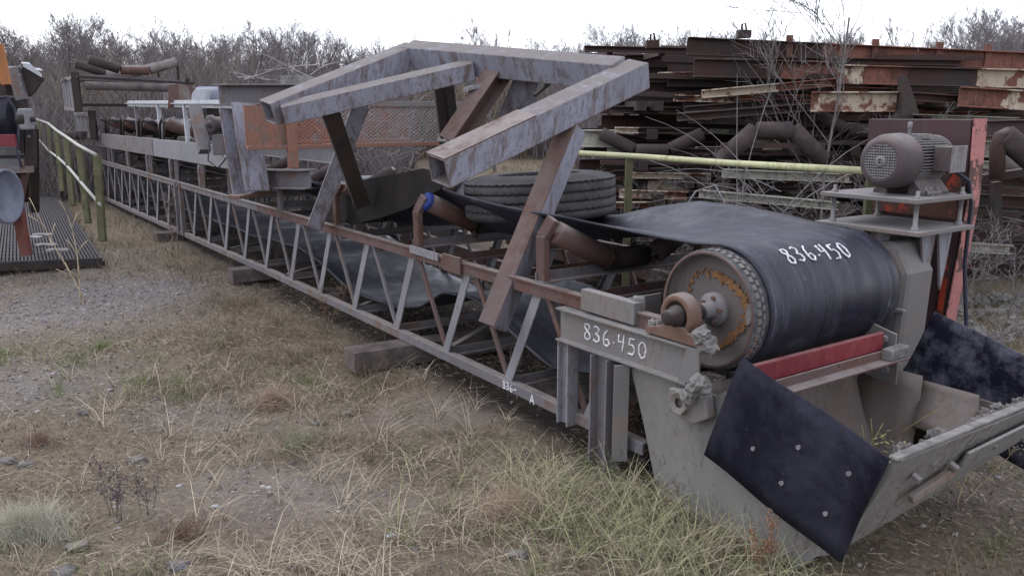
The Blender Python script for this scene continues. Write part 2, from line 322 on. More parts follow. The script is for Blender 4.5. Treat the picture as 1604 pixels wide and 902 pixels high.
# coverage: where grass, gravel and bare soil lie (metres on the ground), from sight lines
def blob(x, y, px, py, rx, ry=None):
    g = Gz(px, py); ry = ry or rx; return np.exp(-(((x-g.x)/rx)**2+((y-g.y)/ry)**2))
def gravel_d(x, y):
    return np.clip(blob(x, y, 90, 490, .9, .8)+.9*blob(x, y, 230, 450, .7, .7)+.8*blob(x, y, 60, 600, .5, .5)+.35*blob(x, y, 420, 760, .5, .4)+.5*blob(x, y, 300, 640, .4, .3)+.7*blob(x, y, 40, 420, 1.2, 1.2)+.4*blob(x, y, 1560, 760, .5, .4), 0, 1)
def m_ground():
    m, n, b = newmat('ground_soil'); oc = OC(n); a = n.nodes.new('ShaderNodeAttribute'); a.attribute_name = 'Col'
    sp = n.nodes.new('ShaderNodeSeparateXYZ'); n.links.new(a.outputs[1], sp.inputs[0])
    n1 = NZ(n, 1.6, 8, .6, oc); n2 = NZ(n, 14, 8, .7, oc); n3 = NZ(n, 90, 4, .7, oc)
    soil = MIX(n, RAMP(n, n2, [(.3, 0), (.7, 1)]), (.095, .076, .064), (.215, .18, .15))
    soil = MIX(n, RAMP(n, n1, [(.4, 0), (.65, .7)]), soil, (.165, .145, .125))
    litter = MIX(n, RAMP(n, NZ(n, 38, 6, .8, OC(n)), [(.38, 0), (.66, 1)]), (.08, .064, .042), (.25, .205, .145))
    c = MIX(n, MATH(n, 'MULTIPLY', sp.outputs[0], RAMP(n, n2, [(.25, .2), (.6, 1)])), soil, litter)
    vo = n.nodes.new('ShaderNodeTexVoronoi'); vo.inputs['Scale'].default_value = 65; n.links.new(oc, vo.inputs['Vector'])
    peb = MIX(n, RAMP(n, vo.outputs['Distance'], [(.2, 1), (.5, 0)]), (.14, .128, .12), MIX(n, vo.outputs['Color'], (.19, .175, .17), (.32, .30, .29)))
    c = MIX(n, MATH(n, 'MULTIPLY', sp.outputs[2], .8), c, (.022, .018, .016))  # near-black tone: conveyor's shade mixed into the soil
    c = MIX(n, MATH(n, 'MULTIPLY', sp.outputs[1], RAMP(n, n2, [(.35, .35), (.6, 1)])), c, peb)
    n.links.new(c, b.inputs['Base Color']); b.inputs['Roughness'].default_value = .95; b.inputs['Specular IOR Level'].default_value = .15
    BUMP(n, b, MIX(n, .5, n3, n2), .8, .02); return m
xs, ys = X.ravel(), Y.ravel()
def bare_d(x, y):      # open soil
    return np.clip((blob(x, y, 430, 770, .42, .3)+.8*blob(x, y, 560, 660, .5, .25)+.6*blob(x, y, 640, 800, .25, .2)+1.5*blob(x, y, 800, 640, .7, .28))*(.45+.9*vnoise(x, y, 3, 44))+gravel_d(x, y), 0, 1)
def under_shade(x, y):     # shade under and behind the conveyor, painted into the soil colour
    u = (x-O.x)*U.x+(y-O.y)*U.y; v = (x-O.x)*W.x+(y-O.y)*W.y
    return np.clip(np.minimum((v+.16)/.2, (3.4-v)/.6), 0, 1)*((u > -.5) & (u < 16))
gcol = np.zeros((xs.size, 3)); gcol[:, 1] = gravel_d(xs, ys); gcol[:, 2] = under_shade(xs, ys); gcol[:, 0] = np.clip(1.1-bare_d(xs, ys)-.6*under_shade(xs, ys), .05, 1)
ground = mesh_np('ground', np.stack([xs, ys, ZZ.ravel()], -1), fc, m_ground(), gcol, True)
tag(ground, kind='structure')
# ---------------------------------------------------------------- handwriting (marker strokes)
GL = {'8': [[(.3, .52), (.08, .72), (.12, .95), (.38, .98), (.46, .78), (.3, .55), (.08, .3), (.1, .05), (.38, 0), (.5, .2), (.42, .42), (.3, .52)]],
      '3': [[(.05, .88), (.25, 1), (.45, .85), (.36, .6), (.18, .52), (.42, .42), (.48, .18), (.28, 0), (.03, .1)]],
      '6': [[(.38, 1), (.16, .75), (.06, .35), (.12, .05), (.36, 0), (.5, .2), (.38, .42), (.14, .36)]],
      '4': [[(.1, .95), (.06, .5), (.46, .52)], [(.44, 1), (.42, .5), (.34, -.05)]],
      '5': [[(.5, .98), (.14, .95), (.1, .58), (.36, .6), (.48, .35), (.36, .04), (.04, .05)]],
      '0': [[(.26, 1), (.06, .75), (.04, .3), (.22, 0), (.44, .15), (.5, .6), (.4, .92), (.24, 1)]],
      '.': [[(.06, .32), (.14, .3)]], '-': [[(.05, .45), (.45, .5)]],
      'A': [[(.0, 0), (.22, 1), (.48, .02)], [(.08, .36), (.4, .4)]]}
def writing(txt, h, fn, r=.005, adv=.68, slope=0, parent=None, jit=.05):
    b = MB(); x = 0; rr = random.Random(3)
    for ch in txt:
        dy = slope*x+rr.uniform(-jit, jit)
        for st in GL[ch]:
            pts = []
            for (ax, ay), (bx, by) in zip(st[:-1], st[1:]):
                for q in range(3): pts.append((ax+(bx-ax)*q/3, ay+(by-ay)*q/3))
            pts.append(st[-1]); b.tube([fn((x+px)*h, (dy+py)*h) for px, py in pts], r, 6)
        x += .36 if ch == '.' else adv
    return b.build('marker_writing', M['chalk'], parent, recalc=False)
# ---------------------------------------------------------------- main conveyor
CV = thing('belt_conveyor', L(3, .6, 0), 'long lattice-frame belt conveyor with 836.450 written on its belt and beam', 'conveyor')
WF = 1.2
HTOP, HBOT = .782, .19
def zb(u): return HBOT if u < 4 else HBOT-(u-4)*.009
for w0, sg in ((0, 1), (WF, -1)):
    for (ua, ub, m) in ((-.32, 2.02, 'rustred'), (2.02, 5.2, 'rustred' if sg > 0 else 'grey'), (5.2, 8.45, 'grey'), (8.5, 15.6, 'grey')):
        MB().angle(L(ua, w0, HTOP-.045), L(ub, w0, HTOP-.045), .055*1, .06, .009, flip=sg).box(L(ua, w0+sg*.004, HTOP+.012), L(ub, w0+sg*.004, HTOP+.012), .05, .012).box(L(ua, w0-sg*.004, HTOP-.022), L(ub, w0-sg*.004, HTOP-.022), .012, .062).build('top_chord', M[m], CV, .002)
    for (ua, ub) in ((-.2, 5.2), (5.2, 8.45), (8.5, 15.6)):
        MB().box(L(ua, w0, zb(ua)-.02), L(ub, w0, zb(ub)-.02), .012, .055).box(L(ua, w0+sg*.024, zb(ua)+.004), L(ub, w0+sg*.024, zb(ub)+.004), .05, .010).build('bottom_chord', M['grey'], CV, .002)
    k = 0; u = .595-.7
    while u < 15.2:
        for (ut, ubm, wd) in ((u, u-.38, .022), (u, u+.32, .048)):   # thin rod then broad flat bar
            wd = wd if wd < .04 else random.uniform(.054, .064)
            if u < .2 and (ubm < u) and w0 == 0: continue
            e = random.uniform(-.012, .012)
            mt = 'greylt' if wd > .03 else ('rustred' if u < 2.6 else 'grey')
            ww = w0+sg*(.013 if wd > .03 else .024)
            MB().prof(L(ut+(.02 if ubm > u else -.02), ww, HTOP-.02), L(ubm+e, ww, zb(ubm)-.01), [(-wd*.6, -.004*sg), (wd*.6, -.004*sg), (wd*.6, .004*sg), (-wd*.5, .004*sg), (-wd*.5, .034*sg), (-wd*.6, .034*sg)] if wd > .03 else [(-.016, -.008), (.016, -.008), (.016, .008), (-.016, .008)], up=W).build('lattice_bar', M[mt], CV)
        u += .7
for u in (8.35, 8.6):
    for w0 in (0, WF): MB().box(L(u, w0, zb(u)-.04), L(u, w0, HTOP), .05, .06, up=U).build('splice_post', M['grey'], CV)
for i, u in enumerate((.2, .9, 1.62, 2.33, 3.0, 3.75, 4.6, 5.5, 6.5, 7.6, 9, 10.5, 12, 13.5, 15)):
    MB().angle(L(u, .02, zb(u)-.03), L(u, WF-.02, zb(u)-.03), .05, .05).build('cross_member', M['grey'], CV)
    if i % 2 == 0: MB().box(L(u, .05, zb(u)+.02), L(u+.75, WF-.05, zb(u)+.02), .04, .012).build('diagonal_brace', M['grey'], CV)
    MB().angle(L(u+.28, .03, .70), L(u+.28, WF-.03, .70), .05, .05).build('cross_member', M['rustred' if i < 4 else 'grey'], CV)
MB().box(L(1.35, -.022, .775), L(1.56, -.022, .775), .018, .10).build('splice_plate', M['rustred'], CV, .002)
MB().box(L(1.62, -.022, .79), L(1.99, -.022, .795), .014, .05).build('splice_plate', M['greylt'], CV, .002)
# troughing idlers
def roller_mb(a, b, r=.06):
    a, b = Vector(a), Vector(b); d = (b-a); ln = d.length
    return MB().lathe(a, d, [(-.03, 0), (-.03, .012), (0, .012), (0, r*.86), (.006, r), (ln-.006, r), (ln, r*.86), (ln, .012), (ln+.03, .012), (ln+.03, 0)], 24)
for i, u in enumerate((.59, 1.95, 3.3, 4.6, 5.9, 7.4, 8.9, 10.4, 11.9, 13.4)):
    rm = M['rustred'] if i < 3 else M['proll']
    zt = (1.06, 1.10, 1.10)[min(i, 2)]
    r1 = roller_mb(L(u-.02, .075, zt), L(u-.02, .43, zt-.17)).build('idler_roller', rm, CV)
    roller_mb(L(u+.05, .45, zt-.19), L(u+.05, .76, zt-.19)).build('idler_roller', M['proll'], CV)
    roller_mb(L(u-.02, .78, zt-.17), L(u-.02, 1.125, zt)).build('idler_roller', M['proll'], CV)
    for (wa, sg) in ((.03, 1), (1.17, -1)):
        br = MB()
        br.prof(L(u+.02, wa, .79), L(u+.02, wa-sg*.005, 1.04), [(-.035, -.02), (.035, -.02), (.035, .02), (-.035, .02)], up=W)
        br.prof(L(u+.02, wa-sg*.005, 1.03), L(u-.02, wa+sg*.035, 1.13), [(-.035, -.02), (.035, -.02), (.035, .02), (-.035, .02)], up=W)
        br.build('idler_bracket', M['rustred'] if i < 3 else M['grey'], CV, .006)
    for (wa) in (.44, .77): MB().box(L(u, wa, .83), L(u, wa, zt-.16), .05, .012, up=W).build('idler_bracket', M['dark'], CV)
    MB().angle(L(u+.05, .0, .80), L(u+.05, WF, .80), .07, .05).build('idler_base', M['grey'], CV)
MB().lathe(L(1.93, .06, 1.106), W*.90+Z*-.43, [(-.004, .0), (-.004, .045), (.004, .0615), (.028, .0615)], 18).build('end_cap', plain('blue_plastic', (.012, .025, .13), (.015, .04, .2), 6, .5, 0), CV)
sk = []
for (px, py) in ((512, 292), (560, 283), (610, 275), (662, 264), (703, 274), (690, 296), (640, 326), (600, 340), (560, 350), (512, 356)):
    r_ = ray(px, py); o_ = V(0, 0, CH)-O; sk.append(V(0, 0, CH)+r_*((.11-o_.dot(W))/r_.dot(W)))
MB().prism(sk, W*.012).build('skirt_board', M['beltdark'], CV)
# belt: carrying run with its head wrap
US = [-.42, -.25, 0, .3, .6, .95, 1.3, 1.65, 1.95, 2.25, 2.6, 3.0, 3.5, 4.0, 4.6, 5.5, 7, 9, 12, 15]
NEAR = [1.11, 1.095, 1.098, 1.115, 1.13, 1.13, 1.14, 1.16, 1.18, 1.15, 1.08, 1.04, 1.02, 1.08, 1.04, 1.0, .98, .98, .98, .98]
CEN = [1.11, 1.10, 1.085, 1.045, .985, .93, .90, .89, .90, .90, .84, .80, .79, .82, .88, .88, .88, .88, .88, .88]
FAR = [1.11, 1.115, 1.14, 1.155, 1.155, 1.09, 1.0, 1.0, 1.1, 1.12, 1.12, 1.1, 1.12, 1.1, 1.06, 1.0, .98, .98, .98, .98]
def interp(u, T): return float(np.interp(u, US, T))
WC = np.linspace(.205, 1.10, 23)
def belt_row(u):
    a, c, f = interp(u, NEAR), interp(u, CEN), interp(u, FAR); row = []
    kn = min(1, max(0, (u-.0)/.6)); e0 = .205-.05*kn; e1 = 1.10+.03*kn
    for i, t in enumerate(np.linspace(0, 1, 23)):
        if t < .33: q = t/.33; z = a+(c-a)*(q if kn > .5 else q**1.2)
        elif t > .67: q = (1-t)/.33; z = f+(c-f)*q
        else: z = c
        zz = c+(z-c)*1.0 + (vnoise(np.array([u*1.0]), np.array([t*3.]), 1.6, 9)[0]-.5)*.018*kn
        row.append(L(u, e0+(e1-e0)*t, zz))
    # soften the trough corners
    for _ in range(2): row = [row[0]]+[(row[i-1]+row[i]*2+row[i+1])/4 for i in range(1, 22)]+[row[-1]]
    return row
UC, ZC, RD = -.42, .84, .265
rows = [belt_row(u) for u in np.arange(15, -.42, -.07)]
for t in np.linspace(0, 178, 40):
    a = math.radians(90-t); row = []
    for i, q in enumerate(np.linspace(0, 1, 23)):
        wv = .205+.895*q; rr = RD+.0025*math.sin(wv*40)+(.004 if q > .93 else 0)+.002*math.sin(wv*95+t*.02)
        row.append(L(UC-math.cos(a)*rr, wv, ZC+math.sin(a)*rr))
    rows.append(row)
RU = [-.42, -.1, .25, .7, 1.1, 1.5, 1.9, 2.2, 2.6, 3.0, 3.5, 4.0, 4.6, 5.2, 6, 8, 15]
RZ = [.575, .53, .36, .30, .42, .52, .50, .36, .26, .24, .27, .36, .46, .42, .40, .40, .38]
for u in np.arange(-.36, 15, .08):
    z = float(np.interp(u, RU, RZ)); row = []
    for i, q in enumerate(np.linspace(0, 1, 23)):
        row.append(L(u, .15+.93*q, z+.012*math.sin(u*5+q*4)-.02*math.sin(q*math.pi)))
    rows.append(row)
MB().grid(rows).build('belt', M['belt'], CV, solid=.011, recalc=False)
# head pulley
pr = MB(); p0 = L(UC, .125, ZC)
pr.lathe(p0, W, [(0, .236), (0, .252), (1.0, .252), (1.0, .236), (.95, .22), (.95, 0)], 72)
pul = pr.build('head_pulley', M['lag'], CV)
MB().lathe(p0, W, [(-.004, .24), (-.006, .250), (.012, .250), (.012, .24), (-.004, .24)], 72).build('rim', M['rustred'], pul)
fa = MB(); fa.lathe(p0, W, [(.002, .241), (.05, .236), (.062, .20), (.062, .06), (.062, 0)], 72); fa.build('end_disc', M['face'], pul)
rb = MB()
for k in range(90):      # flaking ring of rust on the disc
    a0 = k/90*2*math.pi; ro = .168+.014*math.sin(a0*3+1)+random.uniform(-.007, .007); ri = ro-random.uniform(.018, .034)*(1.25 if math.cos(a0-.4) > 0 else .7)
    a1 = a0+2*math.pi/90*1.1
    def pp(r, a, d): return p0+W*(.0595-d)+U*(-math.cos(a)*r)+Z*(math.sin(a)*r)
    if 1.7 < (a0 % 6.283) < 3.3 and k % 3: ri = ro-.006
    rb.add([pp(ri, a0, .001), pp(ro, a0, .001), pp(ro, a1, .001), pp(ri, a1, .001), pp(ri, a0, .004), pp(ro, a0, .005), pp(ro, a1, .003), pp(ri, a1, .005)], [(4, 5, 6, 7), (0, 1, 5, 4), (1, 2, 6, 5), (2, 3, 7, 6), (3, 0, 4, 7)])
rb.build('rust_ring', M['ochre'], pul)
st = [(.2+.016*math.cos(t), .03*math.sin(t)) for t in np.linspace(0, 2*math.pi, 14)[:-1]]
MB().prism([p0+W*.036+U*(-a*.98-.0)+Z*(b*1.5+.02) for a, b in st], W*-.004).build('white_patch', M['concrete'], pul)
lg = MB()
for k in range(46):      # moulded blocks of the lagging
    a = k/46*2*math.pi
    for dw, da, l in ((.018, 0, .022), (.045, .5, .014)):
        aa = a+da*2*math.pi/46; c = p0+W*(dw+.01)+U*(-math.cos(aa)*.2545)+Z*(math.sin(aa)*.2545)
        tt = (U*math.sin(aa)+Z*math.cos(aa)); nn = U*(-math.cos(aa))+Z*math.sin(aa)
        lg.slab(c, W*l*.5, tt*.011, nn*.0035)
lg.build('lagging_block', M['lag'] if 0 else steel('worn_lag_block', (.13, .125, .12), amt=.3, dust=.3), pul)
MB().lathe(p0, W, [(-.02, 0), (-.02, .034), (.03, .034), (.03, .072), (.058, .072), (.062, .072)], 32).build('hub', M['fins'], pul)
hb = MB()
for k in range(5):
    a = k/5*2*math.pi+.5; hb.bolt(p0+W*.03+U*(math.cos(a)*.053)+Z*(math.sin(a)*.053), -W, .010, .01)
hb.build('hub_bolt', M['cast'], pul)
MB().lathe(L(UC, -.115, ZC), W, [(0, 0), (0, .010), (.004, .026), (.010, .032), (.05, .034), (.052, .044), (.075, .046), (.2, .036)], 28).build('shaft', M['dark'], pul)
# pillow block on the beam
pb = MB(); bc = L(UC+.0, -.03, ZC)
ring = [(-.02, .060), (-.03, .068), (-.028, .084), (-.018, .092), (.03, .094), (.04, .08), (.045, .05)]
pb.lathe(bc, W, ring, 36)
pb.prism([L(UC-.17, -.062, .737), L(UC+.17, -.062, .737), L(UC+.16, -.062, .765), L(UC+.075, -.062, .785), L(UC+.06, -.062, .80), L(UC-.06, -.062, .80), L(UC-.075, -.062, .785), L(UC-.16, -.062, .765)], W*.085)
pbo = pb.build('bearing_block', M['cast'], CV, .004)
MB().lathe(bc, W, [(-.022, .061), (-.012, .058), (-.008, .036), (-.008, .0)], 24).build('bearing_seal', M['dark'], pbo)
for s in (-.125, .125): MB().bolt(L(UC+s, -.02, .765), Z, .02, .03).build('bolt', M['concrete'], pbo)
def crumb(c, r, seed):
    bm = bmesh.new(); bmesh.ops.create_icosphere(bm, subdivisions=3, radius=r)
    for v in bm.verts: v.co *= 1+.5*(mnoise.noise(v.co*(2.2/r)+V(seed, 0, 0)))+.25*mnoise.noise(v.co*(6/r)+V(seed, 3, 0))
    me = MB(); me.add([v.co+Vector(c) for v in bm.verts], [tuple(v.index for v in f.verts) for f in bm.faces]); bm.free(); return me
for i, (a, r) in enumerate((((UC+.15, -.03, .775), .022), ((UC-.14, -.05, .79), .035), ((UC-.155, -.03, .75), .04))):
    crumb(L(*a), r, i).build('caked_cement', M['concrete'], pbo)
# head beam carrying the bearing, both sides
for w0, m in ((-.03, 'dusty'), (WF+.03, 'dusty')):
    s = 1 if w0 < 0 else -1
    bb = MB().ibeam(L(.375, w0, .642), L(-.50, w0, .648), .075, .165, .010); beam = bb.build('head_beam', M[m], CV, .002)
    MB().prism([L(-.46, w0-.036, .565), L(-.565, w0-.036, .60), L(-.565, w0-.036, .731), L(-.50, w0-.036, .731), L(-.46, w0-.036, .60)], W*.012).build('end_plate', M[m], beam)
    if s > 0: writing('836.450', .085, lambda x, y: L(.19-x*1.12, w0-.0065, .608+y*.9), .0042, .72, -.0, beam)
    MB().ibeam(L(.33, w0+.01*s, .13), L(.33, w0+.01*s, .557), .07, .085, .009, up=U).build('beam_leg', M['greylt'], CV, .002)
    MB().ibeam(L(.03, w0+.0*s, -.03), L(.03, w0+.0*s, .556), .10, .12, .010, up=U).build('support_leg', M['grey'], CV, .002)
    MB().angle(L(-.14, w0-.01, .1), L(-.14, w0-.01, .556), .07, .07, .01).build('support_leg', M['dusty'], CV, .002)
MB().box(L(.22, -.01, .79), L(-.15, -.01, .79), .05, .10).build('splice_plate', M['dusty'], CV, .003)
MB().box(L(-.02, .05, .78), L(-.02, .25, .78), .10, .012, up=U).build('splice_plate', M['dusty'], CV, .003)
MB().box(L(-.12, .02, .74), L(-.12, .02, .86), .05, .05).build('stub_post', M['concrete'], CV, .008)
writing('836-', .05, lambda x, y: L(.93-x, -.0085, .148+y*.85), .0035, .72, 0, CV)
writing('A', .07, lambda x, y: L(.665-x, -.0085, .135+y*.7), .0045, .72, 0, CV)
# number on the belt round the pulley
def ondrum(x, y):
    a = math.radians(45+math.degrees(y/RD)+(2 if x < .2 else 0)); rr = RD+.009
    return L(UC-math.cos(a)*rr, .41+x, ZC+math.sin(a)*rr)
writing('836.450', .085, ondrum, .0042, .80, .0, CV, .08)
# scraper bar across the front of the pulley
sb = MB().prof(L(-.745, .04, .655), L(-.745, .90, .66), [(-.012, -.04), (.012, -.04), (.012, .045), (-.012, .045)]).build('scraper_bar', M['red'], CV, .006)
MB().angle(L(-.77, .0, .575), L(-.77, 1.0, .58), .06, .05, .01).build('scraper_angle', M['rustred'], CV, .003)
# discharge chute with rubber flaps
ch = MB().prism([L(-.10, -.02, .60), L(-.22, -.02, .30), L(-.33, -.02, -.02), L(-1.04, -.02, -.02), L(-1.13, -.02, .09), L(-1.20, -.02, .13), L(-1.40, -.02, .53), L(-.8, -.02, .66), L(-.62, -.02, .55)], W*.01).build('chute_side_plate', M['splash'], CV)
MB().box(L(-.33, -.03, .012), L(-1.0, -.03, .008), .04, .05).build('chute_skid', M['worn'], CV, .003)
MB().prism([L(-.35, WF-.06, .45), L(-.33, WF-.06, .0), L(-.80, WF-.06, .08), L(-1.08, WF-.06, .30), L(-1.30, WF-.06, .43), L(-.80, WF-.06, .452)], W*.01).build('chute_side_plate', M['worn'], CV)
# sloping back sheet under the scraper and worn liners inside
rows = []
for q in np.linspace(0, 1, 10):
    rows.append([L(-.50-.30*q**2-.03*math.sin(q*3), w_, .55-.47*q) for w_ in (0, .2, .4, .6, .8, 1.0, WF-.07)])
MB().grid(rows).build('chute_back_sheet', M['worn'], CV, solid=.01, recalc=False)
def liner(u0, u1, w_, z0, z1, lean, m):
    rows = []
    for q in np.linspace(0, 1, 7): rows.append([L(u0+(u1-u0)*t-.06*q, w_-lean*q**1.5, z1+(z0-z1)*q+.0*t) for t in (0, .33, .66, 1)])
    MB().grid(rows).build('liner_plate', M[m], CV, solid=.012, recalc=False)
liner(-.55, -.86, WF-.14, .05, .50, .18, 'worn'); liner(-.84, -1.10, WF-.115, .30, .475, .14, 'worn'); liner(-1.08, -1.22, WF-.12, .36, .43, .05, 'worn')
# front lip
lp = MB(); sec = []
for wv, ub, zb2 in ((-.06, -1.215, .16), (.45, -1.275, .27), (.9, -1.335, .385), (1.28, -1.375, .47)):
    sec.append([L(-1.43, wv, .575), L(-1.402, wv, .575), L(ub+.012, wv, zb2+.012), L(ub-.016, wv, zb2)])
for s0, s1 in zip(sec[:-1], sec[1:]): lp.add(s0+s1, [(i, (i+1) % 4, 4+(i+1) % 4, 4+i) for i in range(4)])
lp.add(sec[0], [(0, 1, 2, 3)]); lp.add(sec[-1], [(3, 2, 1, 0)])
MB().grid([[L(-.80+(a-(-.80))*q, wv, .09+(z-.09)*q) for q in (0, .25, .5, .75, 1)] for a, z, wv in ((-1.205, .165, -.01), (-1.27, .275, .45), (-1.33, .39, .9), (-1.36, .46, 1.13))]).build('chute_floor', M['worn'], CV, solid=.01, recalc=False)
lip = lp.build('front_lip', M['splash'], CV, .003)
MB().box(L(-1.414, -.08, .583), L(-1.414, 1.30, .595), .034, .012).build('lip_edge_bar', M['concrete'], lip, .004)
SLn = -U*.91-Z*.414
MB().box(L(-1.375, .40, .455)+SLn*.02, L(-1.395, .86, .49)+SLn*.02, .012, .09, up=U*-.414+Z*.91).build('lip_patch_plate', M['splash'], lip, .003)
for i, wv in enumerate((.10, .34, .60, .82)):
    MB().bolt(L(-1.385, wv, .47-.02*(i % 2)), SLn, .014, .03).build('bolt', M['dusty'], lip)
MB().box(L(-1.345, .14, .37)+SLn*.02, L(-1.37, .36, .43)+SLn*.02, .025, .03).build('lip_bracket', M['worn'], lip, .004)
# rubbers
FA = Vector((-.622, 0, -.176)); FB = Vector((.17, 0, -.435))
for w0, sg, m in ((-.055, -1, 'flap'), (WF+.02, 1, 'flap2')):
    rows = []
    for i in range(13):
        a = i/12; row = []
        for j in range(9):
            b = j/8; uu = -.785+FA.x*a+FB.x*b; zz = .755+FA.z*a+FB.z*b
            row.append(L(uu-(.02*b if sg < 0 else 0)+.002*math.sin(b*9+a*3), w0+sg*(.022*math.sin(a*math.pi)*math.sin(b*math.pi)+.03*b*(1-a)+.05*a*a*(.4 if sg < 0 else 1)+.05*(1-b)*(.5 if sg > 0 else .2)+.008*math.sin(a*7+b*4)), zz))
        rows.append(row)
    fl = MB().grid(rows).build('rubber_flap', M[m], CV, solid=.012, recalc=False)
    if sg < 0:
        for (a, b) in ((.3, .62), (.55, .70), (.84, .68), (.86, .27), (.55, .35)):
            MB().bolt(L(-.785+FA.x*a+FB.x*b-.02*b, w0-.022*math.sin(a*math.pi)*math.sin(b*math.pi)-.03*b*(1-a)-.02*a*a-.01*(1-b)-.006-.008*math.sin(a*7+b*4), .755+FA.z*a+FB.z*b), -W, .009, .008).build('bolt', M['fins'], fl)
# gudgeon lumps by the near flap
lm = MB().lathe(L(-.50, -.09, .50), W, [(-.01, .022), (-.02, .05), (.04, .055), (.07, .05)], 7, True).build('tension_nut', M['dusty'], CV, .004)
MB().prism([L(-.42, -.08, .54), L(-.62, -.08, .56), L(-.64, -.08, .47), L(-.56, -.08, .42), L(-.42, -.08, .44)], W*.05).build('tension_bracket', M['dusty'], CV, .008)
crumb(L(-.60, -.09, .60), .045, 9).build('caked_cement', M['concrete'], CV)
crumb(L(-.55, -.09, .545), .035, 12).build('caked_cement', M['concrete'], CV)
# far bracket plates beside the scraper
for (a, b, z0, z1, t) in ((-.62, -.78, .60, .72, 0), (-.60, -.80, .46, .585, 0)):
    pl = MB().prism([L(a, .97, z1), L(b, .955, z1-.03), L(b+.0, .955, z0), L(a, .97, z0+.01)], W*.014).build('bracket_plate', M['dusty'], CV, .003)
    MB().bolt(L(b+.05, .957, (z0+z1)/2), -W, .018, .02).build('bolt', M['fins'], pl)
MB().box(L(-.80, .86, .615), L(-.80, 1.0, .62), .05, .05).build('bracket_clip', M['concrete'], CV, .005)
# drive: gearbox, motor plates, motor, belt guard
GB = MB(); GB.prism([L(-.60, 1.28, .30), L(-.24, 1.28, .30), L(-.24, 1.28, .90), L(-.32, 1.28, 1.04), L(-.54, 1.28, 1.04), L(-.62, 1.28, .90)], W*.24)
gb = GB.build('gearbox', M['dusty'], CV, .03)
for z_ in (.46, .72): MB().box(L(-.63, 1.27, z_), L(-.21, 1.27, z_), .03, .02).build('gearbox_rib', M['dusty'], gb, .004)
MB().lathe(L(UC, 1.2, ZC), W, [(0, 0), (0, .05), (.06, .05), (.06, .13), (.09, .13)], 28).build('shaft_hub', M['dusty'], gb)
mp = [(-.68, -.12, 1.10, 'dusty'), (-.66, -.14, 1.25, 'dusty')]
plates = []
for i, (a, b, z_, m) in enumerate(mp):
    o_ = MB().box(L(a, 1.48, z_), L(b, 1.48, z_), .50, .02).build('motor_plate', M[m], CV, .002); plates.append(o_)
for (a, b) in ((-.63, 1.28), (-.63, 1.67), (-.19, 1.28), (-.19, 1.67)):
    MB().lathe(L(a, b, 1.107), Z, [(0, .017), (.02, .017), (.021, .011), (.125, .011), (.126, .018), (.136, .018), (.15, .018), (.166, .016), (.167, .009), (.19, .009), (.19, 0)], 12).build('levelling_bolt', M['fins'], plates[0])
for (a, wv) in ((-.60, 1.40), (-.45, 1.26), (-.60, 1.55)):
    MB().prism([L(a, wv, 1.092), L(a, wv+.13, 1.092), L(a, wv+.10, .90), L(a, wv+.07, .78)], U*.012).build('gusset', M['blue'], CV)
AX = W; mc = L(-.44, 1.28, 1.425)
mt = MB().lathe(mc, AX, [(-.02, .076), (-.024, .078), (-.018, .100), (0, .122), (.03, .130), (.12, .133), (.125, .128), (.125, .1)], 48).build('fan_cover', M['motor'], CV)
mo = MB(); mo.lathe(mc, AX, [(.11, 0), (.11, .095), (.40, .095), (.405, .12), (.43, .12), (.44, .08), (.47, .03), (.55, .026), (.55, 0)], 40)
motor = mo.build('motor_body', M['motor'], CV)
setparent(mt, motor); mt.matrix_parent_inverse = Matrix.Identity(4)
fn = MB()
for k in range(48):
    a = k/48*2*math.pi; dr = U*math.cos(a)+Z*math.sin(a)
    fn.box(mc+AX*.13+dr*.105, mc+AX*.395+dr*.105, .004, .028, up=dr)
fo = fn.build('cooling_fins', M['fins'], CV)
gr = MB()
for i in range(-6, 7):
    x = i*.0128; h = math.sqrt(max(0, .083**2-x*x))
    gr.box(mc-AX*.019+U*x-Z*h, mc-AX*.019+U*x+Z*h, .0055, .003, up=AX); gr.box(mc-AX*.0225+Z*x-U*h, mc-AX*.0225+Z*x+U*h, .0055, .003, up=AX)
gr.lathe(mc-AX*.026, AX, [(0, .012), (0, .028), (.004, .028)], 24)
go = gr.build('fan_grille', M['fins'], CV)
MB().lathe(mc, AX, [(.03, .12), (.03, 0)], 24).build('fan_disc', M['cable'], CV)
tb = MB().slab(mc+AX*.30-U*.155+Z*.01, U*.045, AX*.062, Z*.06).build('terminal_box', M['motor'], CV, .006)
MB().slab(mc+AX*.30-U*.203+Z*.01, U*.004, AX*.066, Z*.064).build('terminal_cover', M['fins'], CV, .003)
MB().slab(mc+AX*.25+Z*.115-U*.02, U*.05, AX*.03, Z*.012).build('name_plate', M['fins'], CV, .003)
MB().lathe(mc+AX*.20+Z*.125, Z, [(0, .008), (.03, .008), (.035, .012), (.06, .010), (.062, 0)], 10).build('lifting_eye', M['fins'], CV)
for s in (-1, 1): MB().prism([mc+AX*.14+U*s*.05-Z*.168, mc+AX*.14+U*s*.13-Z*.168, mc+AX*.14+U*s*.13-Z*.15, mc+AX*.14+U*s*.07-Z*.08], AX*.24).build('motor_foot', M['motor'], CV, .004)
for a, b in ((.0, .0), (.06, .12)): crumb(mc+AX*(.2+a)-U*.12-Z*(.15), .03, 20+a).build('caked_dirt', M['dusty'], CV)
